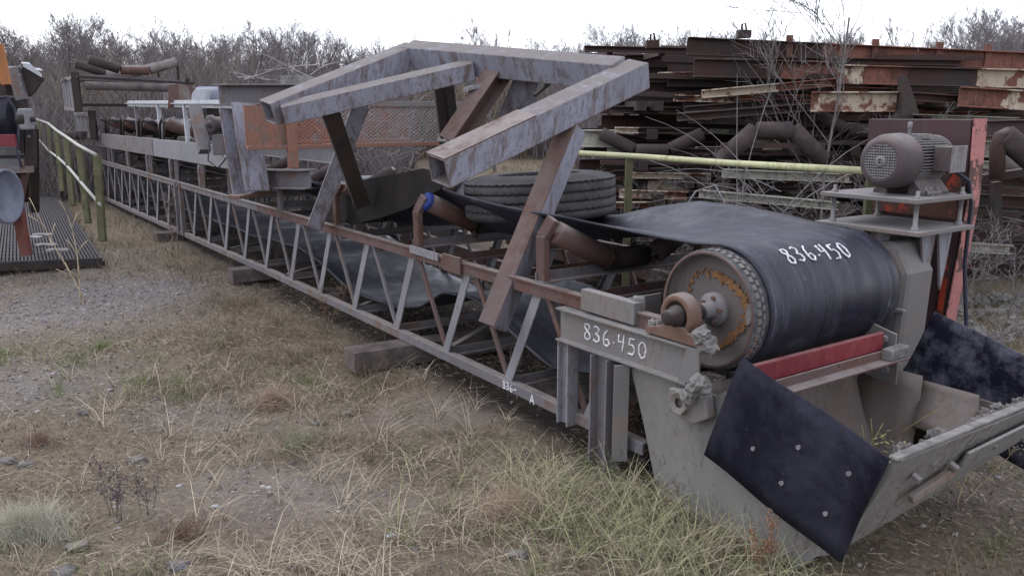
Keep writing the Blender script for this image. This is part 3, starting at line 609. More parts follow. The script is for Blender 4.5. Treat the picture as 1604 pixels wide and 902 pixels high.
# belt guard
gd = MB().prism([L(.02, 1.84, 1.62), L(-.55, 1.84, 1.62), L(-.56, 1.84, 1.2), L(-.50, 1.84, .36), L(-.18, 1.84, .36), L(.0, 1.84, 1.2)], W*.12).build('belt_guard', M['maroon'], CV, .004)
MB().prism([L(-.562, 1.83, 1.625), L(-.575, 1.83, 1.2), L(-.515, 1.83, .38), L(-.515, 1.93, .38), L(-.575, 1.945, 1.2), L(-.562, 1.96, 1.625)], U*-.006).build('guard_edge_strip', M['pink'], gd)
MB().prism([L(-.04, 1.828, 1.245), L(-.52, 1.828, 1.24), L(-.53, 1.828, 1.115), L(-.06, 1.828, 1.12)], W*.008).build('guard_lower_panel', M['flame'], gd)
MB().prism([L(-.50, 1.826, 1.36), L(-.53, 1.826, 1.40), L(-.54, 1.826, 1.23), L(-.44, 1.826, 1.25)], W*.01).build('guard_painted_tab', M['flame'], gd)
MB().prism([L(-.53, 1.83, .92), L(-.50, 1.83, .93), L(-.47, 1.83, .36), L(-.50, 1.83, .36)], W*-.004).build('paint_run', M['flame'], gd)
MB().box(L(-.40, 1.74, .22), L(-.40, 1.74, 1.08), .09, .09).build('drive_post', M['dark'], CV, .004)
cb = [mc+AX*.34-U*.17-Z*.05, mc+AX*.44-U*.19-Z*.10, L(-.61, 1.81, 1.2), L(-.61, 1.81, .9), L(-.66, 1.82, .5), L(-.68, 1.84, .2), L(-.75, 1.9, .02)]
MB().tube(cb, .010, 8).build('power_cable', M['cable'], CV)
# walkway handrail on the far side of the conveyor
HR = thing('handrail', L(1.5, 1.75, 0), 'pale yellow pipe handrail on a mossy post behind the conveyor, running up to the motor', 'handrail')
MB().tube([L(2.5, 1.62, 1.35), L(1.6, 1.62, 1.352), L(.8, 1.62, 1.345), L(-.12, 1.62, 1.35)], .021, 12).build('rail', M['yellow'], HR)
MB().box(L(1.75, 1.63, .2), L(1.75, 1.63, 1.34), .05, .05).build('post', M['moss'], HR, .003)
MB().box(L(-.10, 1.72, .5), L(-.10, 1.72, 1.33), .04, .04).build('post', M['moss'], HR, .003)
# cement rubble caught in the chute
rbm = MB()
for k in range(95):
    wv = random.uniform(.1, 1.1); q = random.random(); c = L(-1.36+.22*q**1.3+.05*random.random(), wv, .50-.18*q+random.uniform(-.03, .03)+(.03 if wv > .7 else 0))
    m_ = crumb(c, random.uniform(.012, .04), k*3.1)
    if m_: rbm.add(m_.v, m_.f, False)
rows = []
for a in np.linspace(0, 1, 22):
    rows.append([L(-1.40+.36*q, -.03+1.16*a, .52-.26*q**.8+.03*math.sin(a*9+q*5)+random.uniform(-.012, .012)+(.035 if a > .55 else 0)*(1-q)) for q in np.linspace(0, 1, 9)])
rbm.grid(rows, False)
tag(rbm.build('cement_rubble', M['concrete'], None, recalc=False), 'grey cement rubble heaped behind the lip of the chute', 'rubble', kind='stuff')
# ---------------------------------------------------------------- box-section support frame leaning over the belt
FR = thing('steel_trestle', Pt(800, 300, 5), 'welded blue-grey box-section frame with rust patches leaning over the conveyor belt', 'frame')
An, Af = Pt(686, 268, 4.10), Pt(996, 118, 4.85)
Bl, Br = Pt(644, 86, 5.75), Pt(975, 116, 4.85)
Cn = Pt(420, 177, 5.2)
ar = (Af-An).normalized(); bv = (Bl-Br).normalized(); nn = ar.cross(bv).normalized()
if nn.z < 0: nn = -nn
T = .155
MB().hollow(An, Af+ar*.03, T, T, .012, nn).build('box_tube', M['bluerust'] if 0 else M['blue'], FR, .006)
MB().box(An+nn*(T/2+.004)+ar*.0, An+nn*(T/2+.004)+ar*.62, T*.98, .004, nn).build('rusted_scale', M['rustred'], FR)
bdir = (Bl-Br).normalized()
MB().box(Br+bdir*.02, Bl+bdir*.02, T*1.0, T, nn).build('box_tube', M['blue'], FR, .006)
cdir = (Cn-Bl).normalized()
MB().hollow(Bl-cdir*.02, Cn, T*.95, T*.95, .012, nn).build('box_tube', M['blue'], FR, .006)
Dn, Df = Pt(443, 178, 5.18), Pt(740, 109, 5.40)
MB().box(Dn, Df, .115, .115, nn).build('cross_tube', M['blue'], FR, .005)
G0, G1 = Pt(898, 200, 4.62), Pt(772, 512, 4.50)
up_ = V(-.62, -.78, 0); MB().hollow(G1, G0, .115, .125, .01, up_).build('leg', M['blue'], FR, .005)
gd_ = (G0-G1).normalized(); gu = (up_-gd_*up_.dot(gd_)).normalized()
MB().box(G1+gu*.0655, G0+gu*.0655, .112, .005, gu).build('rusted_scale', M['rustred'], FR)
MB().prism([Pt(893, 200, 4.62), Pt(925, 188, 4.68), Pt(950, 160, 4.75), Pt(905, 172, 4.66)], V(.0, .09, 0)).build('gusset_plate', M['blue'], FR)
F0, F1 = Pt(568, 160, 5.75), Pt(494, 352, 6.42)
MB().hollow(F1, F0, .115, .10, .01, V(.3, -1, .2)).build('leg', M['blue'], FR, .005)
E0, E1 = Pt(516, 172, 5.28), Pt(566, 318, 6.0)
MB().box(E1, E0, .11, .10, V(.3, -1, 0)).build('strut', M['dark'], FR, .005)
MB().ibeam(Pt(706, 225, 5.35), Pt(788, 104, 5.36), .125, .13, .012, V(-.62, -.75, .25)).build('brace', M['rustred'], FR, .003)
MB().prism([Pt(806, 118, 5.4), Pt(846, 122, 5.3), Pt(830, 175, 5.5), Pt(790, 196, 5.6), Pt(778, 190, 5.6)], V(.02, .05, 0)).build('brace_plate', M['blue'], FR, .002)
for (a, b) in ((681, 696), (698, 712)):
    MB().box(Pt(b, 215, 6.1), Pt(a, 88, 5.85), .065, .09, V(.2, -1, 0)).build('upright', M['dark'], FR, .003)
MB().box(Pt(838, 150, 5.1), Pt(868, 124, 5.2), .02, .02).build('hose', M['dark'], FR)
MB().prism([Pt(730, 130, 5.5), Pt(765, 122, 5.5), Pt(760, 131, 5.3), Pt(725, 140, 5.3)], V(0, 0, -.02)).build('shelf_plate', M['greylt'], FR)
# ---------------------------------------------------------------- truck tyre lying on the conveyor
ty0 = L(1.58, .72, 1.0); ax = (Z+U*.05-W*.03).normalized()
TY = thing('truck_tyre', L(1.42, .66, 1.05), 'worn black truck tyre lying flat on the conveyor behind the leaning frame', 'tyre')
pf = [(.27, .27), (.275, .32), (.265, .40), (.25, .455), (.235, .482)]
gro = []
for k, s in enumerate((.225, .17, .115, .06)):
    gro += [(s+.012, .490), (s+.006, .490), (s+.004, .476), (s-.006, .476), (s-.008, .490)]
pf2 = pf+gro+[(.02, .485), (.0, .455), (-.01, .38), (-.005, .30), (.0, .27), (.03, .262), (.06, .30), (.20, .30), (.24, .262), (.27, .27)]
tb_ = MB().lathe(ty0, ax, pf2, 120)
tb_.v = [tuple(Vector(v)+ (ax*.004*math.sin(6*math.pi*((math.atan2(v[1]-ty0.y, v[0]-ty0.x)/math.pi*9)%1)) if (Vector(v)-ty0).length > .47 else V(0, 0, 0))) for v in tb_.v]
tb_.build('tread', M['tyre'], TY, recalc=False)
wdr = MB()
for k in range(40):
    a = random.uniform(0, 6.28); r = random.uniform(.05, .27); c = ty0+ax*.19+V(math.cos(a)*r, math.sin(a)*r, 0)
    wdr.tube([c, c+V(random.uniform(-.08, .08), random.uniform(-.08, .08), random.uniform(.0, .06))], .004, 4)
wdr.add([ty0+ax*.16+V(math.cos(t)*.29, math.sin(t)*.29, 0) for t in np.linspace(0, 2*math.pi, 25)[:-1]], [tuple(range(24))])
wdr.build('leaf_litter', M['twig'], TY, recalc=False)
# timber beneath
def timber(a, b, wd, ht, label, group=None):
    t = MB(); a, b = Vector(a), Vector(b); n = 14; d = (b-a)/n; sdv = d.cross(Z).normalized(); rows = []
    q = [(-1, -1), (-.3, -1), (.4, -1), (1, -1), (1, -.3), (1, .4), (1, 1), (.4, 1), (-.3, 1), (-1, 1), (-1, .4), (-1, -.3)]
    for i in range(n+1):
        rows.append([a+d*i+sdv*(x*wd/2*(1+.04*mnoise.noise(V(i, x*3, y)))+.0)+Z*(y*ht/2*(1+.05*mnoise.noise(V(i*.7, y*3, x+9)))) for x, y in q+[q[0]]])
    t.grid(rows, False); k = len(q); t.f += [tuple(range(k-1, -1, -1)), tuple(n*(k+1)+j for j in range(k))]; t.sm += [False]*2
    o = t.build('timber', M['timber'], None, .006); tag(o, label, 'timber', group); return o
timber(L(2.16, -.40, .068), L(1.98, 1.6, .068), .19, .135, 'weathered square timber sticking out from under the conveyor, its dark end in the grass')
timber(L(5.6, -.2, .06), L(5.5, 1.5, .06), .2, .13, 'dark timber under the conveyor behind the first one')
timber(L(8.9, -.25, .05), L(8.9, 1.5, .05), .25, .12, 'dark timber under the far half of the conveyor near the mossy railing')
timber(L(1.25, .25, .03), L(.35, 1.0, .05), .12, .10, 'dark timber lying in the shade under the head of the conveyor')

# dark lengths and timbers lying on the ground behind the conveyor
rj = random.Random(12)
for k in range(26):
    u0 = rj.uniform(.6, 9); wv = 1.5+rj.random()*1.5; z_ = .05+(k % 4)*.11+rj.uniform(0, .04); ln = rj.uniform(1.6, 3.2)
    a, b = L(u0, wv, z_), L(u0+ln, wv+rj.uniform(-.25, .25), z_+rj.uniform(-.03, .03))
    o = MB().chan(a, b, .07, rj.uniform(.10, .16), .012).build('steel_channel', M['dark' if k % 2 else 'prust'])
    tag(o, 'dark old steel length lying on the ground just behind the long conveyor', 'steel length', 'dark steel lengths behind the conveyor')
# ---------------------------------------------------------------- I-beam stand on the chord, left of the frame
ST = thing('beam_stand', L(5.2, .2, .8), 'weathered grey I-beam stand, crossbeam on one thick column with a rusty foot', 'stand')
MB().ibeam(Pt(394, 303, 7.3), Pt(372, 166, 7.3), .24, .22, .016, up=V(.75, -.65, 0)).build('column', M['blue'], ST, .003)
MB().ibeam(Pt(343, 149, 7.25), Pt(500, 147, 8.3), .16, .185, .014).build('crossbeam', M['grey'], ST, .003)
MB().box(Pt(366, 309, 7.2), Pt(413, 301, 7.45), .16, .03).build('foot_plate', M['cast'], ST, .003)
SB = MB().ibeam(Pt(402, 280, 7.6), Pt(487, 281, 7.15), .15, .17, .014).build('beam_offcut', M['grey'], None, .003)
tag(SB, 'short grey I-beam offcut with a rusted end lying crosswise behind the trestle foot', 'steel beam')
# ---------------------------------------------------------------- orange guard box with expanded mesh
OG = thing('guard_box', Pt(560, 230, 7.6), 'orange steel guard box with expanded-metal mesh sides standing across the conveyor', 'guard')
D0 = 7.45
def og(px, py, k=0):    # point of the front plane (across the conveyor) + k metres back
    r = ray(px, py); o = V(0, 0, CH)-O; t = (4.3-o.dot(U))/r.dot(U); return V(0, 0, CH)+r*t+U*k
zt = og(600, 163).z; zb_ = og(600, 227).z
wl, wr = (og(452, 200)-O).dot(W), (og(725, 200)-O).dot(W); wa = (og(385, 200)-O).dot(W)
ob = 1.1
for (z_, h) in ((zb_, .035), (zt, .05)):
    MB().box(L(4.3, wl, z_), L(4.3, wr, z_), .04, h).build('rail', M['orange' if h < .04 else 'dusty'], OG, .003)
    MB().box(L(4.3+ob, wl, z_), L(4.3+ob, wr, z_), .04, h).build('rail', M['orange'], OG, .003)
MB().box(L(4.3, wa, zb_), L(4.3, wl, zb_), .04, .035).build('rail', M['orange'], OG, .003)
MB().box(L(4.29, wl+.02, zb_-.18), L(4.29, wl+.02, zt-.02), .09, .04, up=U).build('post', M['orange'], OG, .003)
MB().box(L(4.3, wr, zb_), L(4.3, wr, zt), .05, .05).build('post', M['orange'], OG, .003)
MB().prism([L(4.32, wa, zb_), L(4.32, wl, zb_), L(4.32, wl, zt-.02), L(4.32, wa, zt-.02)], U*.02).build('side_panel', M['orange'], OG)
def exmesh(u, w0, w1, z0, z1, m):
    b = MB(); dz, dw = .017, .046; n = int((z1-z0)/dz)
    for i in range(int((w1-w0)/dw)):
        for s in (0, 1):
            for k in range(n):
                a = (k+s) % 2; x0 = w0+i*dw+(0 if a else dw/2)+(0 if s == 0 else 0); x1 = w0+i*dw+(dw/2 if a else 0)+0
                if s: x0 += dw/2; x1 += dw/2
                p, q = L(u, x0, z0+k*dz), L(u, x1, z0+(k+1)*dz)
                e = Z*.0034; b.add([p-e, p+e, q+e, q-e], [(0, 1, 2, 3)])
    return b.build('expanded_mesh', M[m], OG, recalc=False, solid=.004)
exmesh(4.3, wl+.05, wr, zb_+.02, zt-.02, 'mesh'); exmesh(4.3+ob, wl+.05, wr, zb_+.02, zt-.02, 'orange')
MB().box(Pt(700, 228, 7.3), Pt(708, 182, 7.35), .13, .16).build('latch_box', M['dusty'], OG, .01)
MB().prism([Pt(395, 118, 9.4), Pt(433, 118, 9.4), Pt(440, 132, 9.4), Pt(395, 132, 9.4)], V(0, .3, 0)).build('x', M['concrete']).name = 'concrete_block'
tag(bpy.data.objects['concrete_block'], 'pale concrete block showing just above the trestle crossbeam', 'block')
bpy.data.objects['concrete_block'].location.x += .32
# ---------------------------------------------------------------- second conveyor stacked on the far half
C2 = thing('channel_conveyor', L(9, .6, .9), 'pale grey channel-sided conveyor with rollers and drive, stacked on the far lattice conveyor', 'conveyor')
for w0, f_ in ((.0, 1), (1.3, -1)):
    MB().chan(L(5.95, w0, 1.20), L(9.8, w0, 1.185), .07, .235, .012, flip=f_).build('side_channel', M['greylt'], C2, .003)
    MB().chan(L(9.85, w0, 1.185), L(15.4, w0, 1.165), .07, .24, .012, flip=f_).build('side_channel', M['grey'], C2, .003)
    for u in (6.2, 7.3, 8.6, 10.2, 12, 13.8): MB().box(L(u, w0+.03*f_, .80), L(u, w0+.03*f_, 1.07), .05, .05).build('leg', M['grey'], C2)
for u in (9.4, 10.9, 12.4, 13.9):
    roller_mb(L(u, .12, 1.52), L(u, .50, 1.36), .085).build('idler_roller', M['rustred'], C2)
    roller_mb(L(u, .52, 1.34), L(u, .85, 1.34), .085).build('idler_roller', M['proll'], C2)
    roller_mb(L(u, .88, 1.36), L(u, 1.25, 1.52), .085).build('idler_roller', M['rollg'], C2)
    br = MB(); br.tube([L(u+.08, .04, 1.3), L(u+.05, .04, 1.5), L(u, .08, 1.6), L(u-.06, .07, 1.5), L(u-.09, .05, 1.3)], .02, 6); br.build('idler_bracket', M['dark'], C2)
MB().grid([[L(u, .1+1.1*q, 1.5-.22*math.sin(q*math.pi)+.05) for q in np.linspace(0, 1, 9)] for u in np.linspace(10.2, 15.2, 12)]).build('belt', M['belt'], C2, solid=.01, recalc=False)
MB().angle(L(6.1, .10, 1.70), L(12.0, .10, 1.76), .11, .09, .012).box(L(6.1, .14, 1.75), L(12.0, .14, 1.81), .16, .012).build('guard_rail', M['white'], C2)
for u in (8.1, 9.6, 11.2): MB().box(L(u, .08, 1.28), L(u+.12, .10, 1.76), .05, .05, up=U).build('guard_post', M['white' if u < 11 else 'grey'], C2, .003)
MB().prism([PY(263, 171, 11), PY(264, 134, 11), PY(279, 132, 11), PY(281, 171, 11)], V(.05, .35, 0)).build('bracket_plate', M['rustred'], C2)
MB().prism([PY(280, 171, 11), PY(279, 132, 11), PY(291, 136, 11.2), PY(300, 170, 11.2)], V(.02, .03, 0)).build('bracket_plate', M['worn'], C2)
MB().box(PY(305, 168, 8.6), PY(321, 238, 8.4), .11, .10).build('upright', M['grey'], C2, .003)
MB().prism([L(8.9, .1, 1.28), L(7.0, .1, 1.28), L(7.0, .1, 1.32), L(8.7, .1, 1.36)], W*.3).build('cover_plate', M['dark'], C2)
for u in (7.0, 7.6, 8.4): MB().box(L(u, .3, 1.2), L(u, .3, 1.72), .16, .12).build('drive_support', M['dark'], C2)
mm = PY(336, 195, 8.4); MB().lathe(mm, V(-.6, -.8, 0), [(-.16, 0), (-.16, .07), (.0, .075), (.02, .09), (.05, .09), (.055, .06), (.055, .03), (.09, .028), (.09, 0)], 24).build('drive_motor', M['motor'], C2)
MB().slab(mm+V(.03, .05, -.2), V(.06, 0, 0), V(0, .08, 0), V(0, 0, .10)).build('motor_mount', M['grey'], C2, .01)
MB().tube([mm+V(-.02, -.1, -.1), mm+V(-.04, -.14, -.35), mm+V(.06, -.16, -.42), mm+V(.15, -.1, -.30)], .008, 6).build('loose_wire', M['cable'], C2)
rr = random.Random(5); sc_ = MB()
for k in range(5):
    p = [L(6.36-.09*k-rr.random()*.04, -.012, 1.17+rr.random()*.09) for _ in range(5)]; sc_.tube(p, .006, 4)
sc_.build('marker_scrawl', M['chalk'], C2)
wb = MB().prism([PY(299, 158, 10.4), PY(300, 147, 10.4), PY(306, 139, 10.4), PY(322, 139, 10.4), PY(322, 158, 10.4)], V(.15, .5, 0)).build('sheet_metal_box', M['white'], None, .01)
tag(wb, 'small white sloped metal box on the pale rail beside the blue-grey drum', 'box')
dm = MB().lathe(PY(322, 158, 10.6)+V(-.1, 0, 0), V(1, .25, 0), [(0, 0), (0, .16), (.02, .17), (.5, .17), (.52, .16), (.52, 0)], 28).build('steel_drum', M['bluedrum'], None)
tag(dm, 'blue-grey drum lying on its side left of the trestle crossbeam', 'drum')
# far lattice frame with big rollers on top
LF = thing('lattice_conveyor', L(15, .6, 1.3), 'dark lattice conveyor frame with troughing rollers on top, farthest thing of the long stack', 'conveyor frame')
for (w0, w1, ua, ub, z0, z1) in ((-.35, -.25, 14.1, 16.8, 1.72, 2.28), (1.75, 1.78, 15.0, 17.2, 1.75, 2.25), (-.1, 0, 14.4, 17.5, 1.22, 1.62)):
    for z_ in (z0, z1): MB().box(L(ua, w0, z_), L(ub, w1, z_+.03), .06, .06).build('chord', M['grey'], LF)
    n = 9
    for k in range(n+1):
        q = k/n; MB().box(L(ua+(ub-ua)*q, w0+(w1-w0)*q, z0), L(ua+(ub-ua)*min(1, q+.07), w0+(w1-w0)*q, z1), .05, .03, up=W).build('lattice_bar', M['greylt' if k % 2 else 'grey'], LF)
    MB().box(L(ua, w0, z0-.05), L(ua, w0, z1+.08), .12, .06).build('end_post', M['dark'], LF)
for u, m1 in ((14.2, 'proll'), (15.9, 'rollg')):
    roller_mb(L(u, -.10, 2.60), L(u, .40, 2.44), .085).build('idler_roller', M['proll'], LF)
    roller_mb(L(u, .42, 2.43), L(u, .90, 2.43), .085).build('idler_roller', M['rustred' if u < 15 else 'rollg'], LF)
    roller_mb(L(u, .92, 2.44), L(u, 1.40, 2.60), .085).build('idler_roller', M['rollg'], LF)
    MB().box(L(u+.1, -.35, 2.30), L(u+.1, 1.55, 2.26), .10, .08).build('idler_base', M['grey'], LF)
    MB().box(L(u-.3, -.35, 2.28), L(u-.3, 1.62, 2.20), .20, .03).build('idler_base', M['dark'], LF)
    MB().box(L(u, 1.42, 2.28), L(u, 1.42, 2.6), .04, .03).build('idler_bracket', M['dark'], LF)
roller_mb(L(14.2, -.2, 2.14), L(14.2, 1.25, 2.12), .075).build('return_roller', M['rollg'], LF)
MB().box(L(14.5, -.3, 1.80), L(14.5, 1.3, 1.80), .3, .05).build('cross_member', M['dark'], LF)
roller_mb(L(15.6, -.55, 1.25), L(15.3, -.1, 1.23), .08).build('return_roller', M['proll'], LF)
# ---------------------------------------------------------------- machine cut by the left edge
LMc = thing('edge_conveyor', V(-5.4, 8.2, 0), 'another conveyor cut by the left edge, dark belt drum over a red bar', 'conveyor')
y0 = 8.2
def lm_(px, py, y=y0): return PY(px, py, y)
a, b = lm_(-60, 186), lm_(27, 186)
MB().lathe(a, b-a, [(0, 0), (0, .19), (.0, .2), ((b-a).length, .2), ((b-a).length, .18), ((b-a).length-.02, .0)], 40).build('belt_drum', M['belt'], LMc)
a, b = lm_(-60, 221, 7.9), lm_(25, 220, 7.9); MB().box(a, b, .03, .11).build('scraper_bar', M['red'], LMc, .004)
for (px0, py0, px1, py1, wd, m) in ((23, 106, 37, 157, .11, 'grey'), (34, 157, 36, 240, .09, 'dark'), (47, 195, 48, 262, .09, 'dark'), (-30, 238, 45, 236, .08, 'grey'), (-30, 256, 52, 256, .09, 'grey'), (-30, 246, 40, 246, .05, 'dark')):
    MB().box(lm_(px0, py0), lm_(px1, py1), wd, wd*.8, up=V(0, 1, 0)).build('frame_member', M[m], LMc, .004)
MB().prism([lm_(-20, 104), lm_(30, 104), lm_(36, 108), lm_(-20, 109)], V(0, .35, 0)).build('top_plate', M['white'], LMc)
hd = MB(); q = [lm_(34, 105), lm_(48, 106), lm_(67, 124), lm_(52, 146), lm_(40, 156)]
hd.prism(q, V(.0, .03, 0)); hd.prism([lm_(34, 104), lm_(48, 105), lm_(68, 124), lm_(60, 112, 8.9), lm_(44, 102, 8.9)], V(0, 0, .02)); hd.build('discharge_hood', M['dark'], LMc)
MB().prism([lm_(36, 104.5, 8.15), lm_(48, 105.5, 8.15), lm_(66, 122, 8.15), lm_(58, 114, 8.8), lm_(46, 103, 8.8), lm_(34, 102, 8.8)], V(0, 0, .03)).build('hood_cover', M['white'], LMc)
c = lm_(41, 187, 8.0); MB().slab(c, V(.05, 0, 0), V(0, .06, 0), V(0, 0, .10)).build('bearing_block', M['greylt'], LMc, .02)
MB().lathe(c+V(-.06, 0, 0), V(1, 0, 0), [(0, 0), (0, .075), (.07, .075), (.08, .055), (.10, .055), (.10, .025), (.14, .025), (.14, 0)], 20).build('bearing_cap', M['dark'], LMc)
a, b = lm_(-60, 308, 7.6), lm_(13, 308, 7.6); MB().lathe(a, b-a, [(0, 0), (0, .24), (.15, .24), (.16, .25), (.18, .25), (.19, .24), ((b-a).length-.03, .24), ((b-a).length-.02, .25), ((b-a).length, .25), ((b-a).length, .23), ((b-a).length-.02, .22), ((b-a).length-.02, 0)], 40).build('pale_drum', M['bluedrum'], LMc)
MB().box(lm_(24, 310, 7.9), lm_(42, 400, 7.9), .09, .07, up=V(0, 1, 0)).build('red_post', M['maroon'] if 0 else steel('red_post_paint', (.13, .035, .032), amt=.3, dust=.2), LMc, .004)
MB().box(lm_(25, 300, 8), lm_(26, 330, 8), .10, .04, up=V(0, 1, 0)).build('post_cap', M['palerail'], LMc)
MB().prism([lm_(-60, 265, 8.3), lm_(50, 262, 8.3), lm_(56, 315, 8.9), lm_(-60, 330, 8.9)], V(0, .04, 0)).build('apron_sheet', M['dark'], LMc)
MB().box(lm_(-2, 70, 7.6), lm_(10, 133, 7.6), .07, .05, up=V(0, 1, 0)).build('boom_strut', steel('boom_orange', (.34, .13, .035), amt=.1, dust=.1), LMc, .003)
MB().box(lm_(-30, 140), lm_(14, 140), .12, .12).build('frame_member', M['dark'], LMc)
for (x_, y_, s_) in ((32, 118, .012), (34, 132, .012), (36, 146, .012), (40, 200, .014), (30, 238, .014), (8, 238, .014), (46, 214, .012)):
    MB().bolt(lm_(x_, y_, 8.12), V(0, -1, 0), s_, .015).build('bolt', M['fins'], LMc)
MB().angle(lm_(-30, 272, 7.95), lm_(54, 270, 7.95), .06, .06).build('frame_member', M['grey'], LMc)
MB().angle(lm_(44, 262, 7.95), lm_(30, 330, 7.95), .05, .05).build('frame_member', M['rustred'], LMc)
MB().box(lm_(52, 200, 8.3), lm_(54, 330, 8.6), .08, .08).build('frame_member', M['dark'], LMc)
MB().tube([lm_(10, 150, 8), lm_(22, 168, 8.05), lm_(30, 200, 7.95), lm_(27, 240, 7.95), lm_(34, 262, 7.9)], .012, 6).build('hose', M['cable'], LMc)
# walkway and its railing
WK = thing('walkway', Gz(110, 400, 0), 'black grated walkway littered with leaves beside the mossy railing at the left edge', 'walkway')
wk = [Gz(-40, 414, .11), Gz(160, 406, .11), Gz(64, 268, .11), Gz(5, 268, .11)]
gm = MB()
gm.prism([p-Z*.03 for p in wk], -Z*.02)
for i in range(34):
    t = (i+.5)/34; gm.box(wk[0].lerp(wk[1], t), wk[3].lerp(wk[2], t), .02, .03)
for i in range(60):
    t = (i/60)**1.0; gm.box(wk[0].lerp(wk[3], t)+Z*.004, wk[1].lerp(wk[2], t)+Z*.004, .02, .022)
gm.build('deck', M['grate'], WK)
MB().box(wk[0]-Z*.05, wk[1]-Z*.05, .05, .06).build('front_beam', M['dark'], WK); MB().box(wk[1]-Z*.05, wk[2]-Z*.05, .05, .06).build('side_beam', M['dark'], WK)
lf = MB()
for (px, py) in ((66, 368), (72, 384), (90, 392), (50, 372)):
    g = Gz(px, py, .225); lf.prism([g+V(.12*math.cos(t), .06*math.sin(t*1.0), .01*math.sin(3*t)) for t in np.linspace(0, 6.28, 9)[:-1]], Z*.01)
tag(lf.build('dry_leaves', M['palebranch']), 'pale dry leaves lying on the black walkway', 'leaves', kind='stuff')
RL = thing('railing', Pt(160, 378, 9.4), 'mossy railing with two pale bent rails along the black walkway at the left', 'railing')
pst = [(152, 243, 161, 378, 9.4), (124, 228, 138, 350, 10.8), (104, 214, 114, 322, 12.3), (89, 204, 98, 300, 14), (76, 193, 85, 284, 16), (61, 188, 70, 268, 18.5)]
for k, (x0, y0_, x1, y1, d) in enumerate(pst): MB().box(Pt(x1, y1, d), Pt(x0, y0_, d), .075, .06, up=V(0, 1, 0)).build('post', M['moss'], RL, .004)
MB().tube([Pt(x0-1, y0_, d-.03) for x0, y0_, x1, y1, d in pst]+[Pt(55, 186, 19.5)], .021, 10).build('top_rail', M['palerail'], RL)
MB().tube([Pt(157, 321, 9.3), Pt(128, 287, 10.7), Pt(107, 262, 12.2), Pt(91, 247, 13.9), Pt(76, 236, 15.9), Pt(64, 222, 18), Pt(56, 212, 19.5)], .018, 10).build('mid_rail', M['palerail'], RL)
# ---------------------------------------------------------------- pile of old conveyor frames at the right
GP = 'conveyor frames stacked in the rusty pile'
DEEP = 'dark channel lengths in the shade inside the pile'
def pch(px0, py0, px1, py1, y, yb=None, m='prust', web=None, name='steel_channel', rear=0, label='', parent=None, posts=(), lip=.07):
    yb = yb or y; a, b = PY(px0, py0, y), PY(px1, py1, yb)
    h = web or .2; base = thing('stacked_conveyor', (a+b)/2, label, 'conveyor section', GP) if parent is None else parent
    def seg(p, q, mm):
        c_ = MB().chan(p, q, lip, h, .012, flip=1)
        if h > .13:
            dd = q-p; nn_ = max(1, int(dd.length/.55))
            for i in range(nn_):
                g_ = p+dd*((i+.5)/nn_)+V(0, -.008, 0); c_.box(g_-Z*(h*.5-.016), g_+Z*(h*.5-.016), .02+.02*((i*7) % 3), .014)
        return c_.build('side_channel', M[mm], base, .004)
    if isinstance(m, str): seg(a, b, m)
    else:
        q0 = 0
        for q1, mm in m: seg(a.lerp(b, q0)+V(.004, 0, 0), a.lerp(b, q1), mm); q0 = q1
    bk = V(-.06, 1, 0)*(rear or .95)
    MB().chan(a+bk, b+bk, lip, h, .012, flip=-1).build('side_channel', M['prust'], base)
    n = max(2, int((b-a).length/1.3))
    for i in range(n):
        p = a.lerp(b, (i+.5)/n); MB().box(p+V(0, .02, -h*.3), p+bk+V(0, -.02, -h*.3), .06, .06).build('cross_member', M['prust'], base)
    for q in posts:
        p = a.lerp(b, q); MB().box(p+V(0, -.02, -h*.5), p+V(0, -.02, h*.5+.06), .06, .03).build('stake', M['porange'], base)
    return base
T3 = [(.32, 'prust'), (.55, 'porange'), (.78, 'porange'), (1, 'porange')]
pch(1075, 73, 1720, 102, 8.1, 8.4, T3, .165, label='topmost rusty channel frame of the pile, orange to the right, with short stakes standing up', posts=(.24, .445, .60, .72))
pch(915, 77, 1078, 80, 8.5, 8.6, 'prust', .06, label='thin dark rail running out left at the top of the pile', lip=.05)
pch(1085, 107, 1312, 112, 8.0, 8.1, [(.6, 'prust'), (1, 'porange')], .17, label='brown channel frame second from the top, its left half of the pile')
pch(1312, 117, 1740, 128, 7.8, 8.0, [(.09, 'pmix'), (.25, 'porange'), (.5, 'prust'), (1, 'pmix')], .17, label='orange and brown channel frame with white paint scars, second from the top at the right')
pch(1098, 148, 1330, 127, 7.7, 7.9, [(.5, 'pmix'), (1, 'porange')], .075, label='slanting flaking rail rising to the right under the second layer')
pch(1270, 160, 1404, 160, 7.3, 7.3, 'pmix', .17, label='channel with heavy orange and cream peeling patches above the motor guard')
pch(1425, 152, 1545, 160, 7.5, 7.6, 'prust', .08, label='short rusted bar beside the upright dark plate')
pch(1500, 152, 1720, 165, 7.4, 7.5, [(.3, 'porange'), (1, 'pmix')], .17, label='cream and rust channel stub at the right edge above the roller bracket')
pch(1060, 184, 1300, 166, 7.6, 7.8, 'prust', .075, label='dark red-brown rail in the middle of the pile with cream flakes at its left end')
pch(1070, 172, 1290, 155, 8.0, 8.1, 'prust', .06, label='dark rail just above the red-brown one in the middle of the pile')
pch(955, 172, 1065, 174, 8.2, 8.2, 'prust', .07, label='short dark rail end sticking out left below the big frame corner')
pch(962, 204, 1110, 206, 8.1, 8.1, [(.25, 'pmix'), (1, 'prust')], .06, label='dark flange with a cream tip, left side of the pile')
pch(905, 217, 962, 217, 7.9, 7.9, 'pcream', .16, label='cream-white channel stub at the left edge of the pile')
pch(950, 234, 1200, 240, 7.9, 8.0, [(.12, 'pcream'), (1, 'prust')], .06, label='dark rail with a cream end just above the yellow handrail')
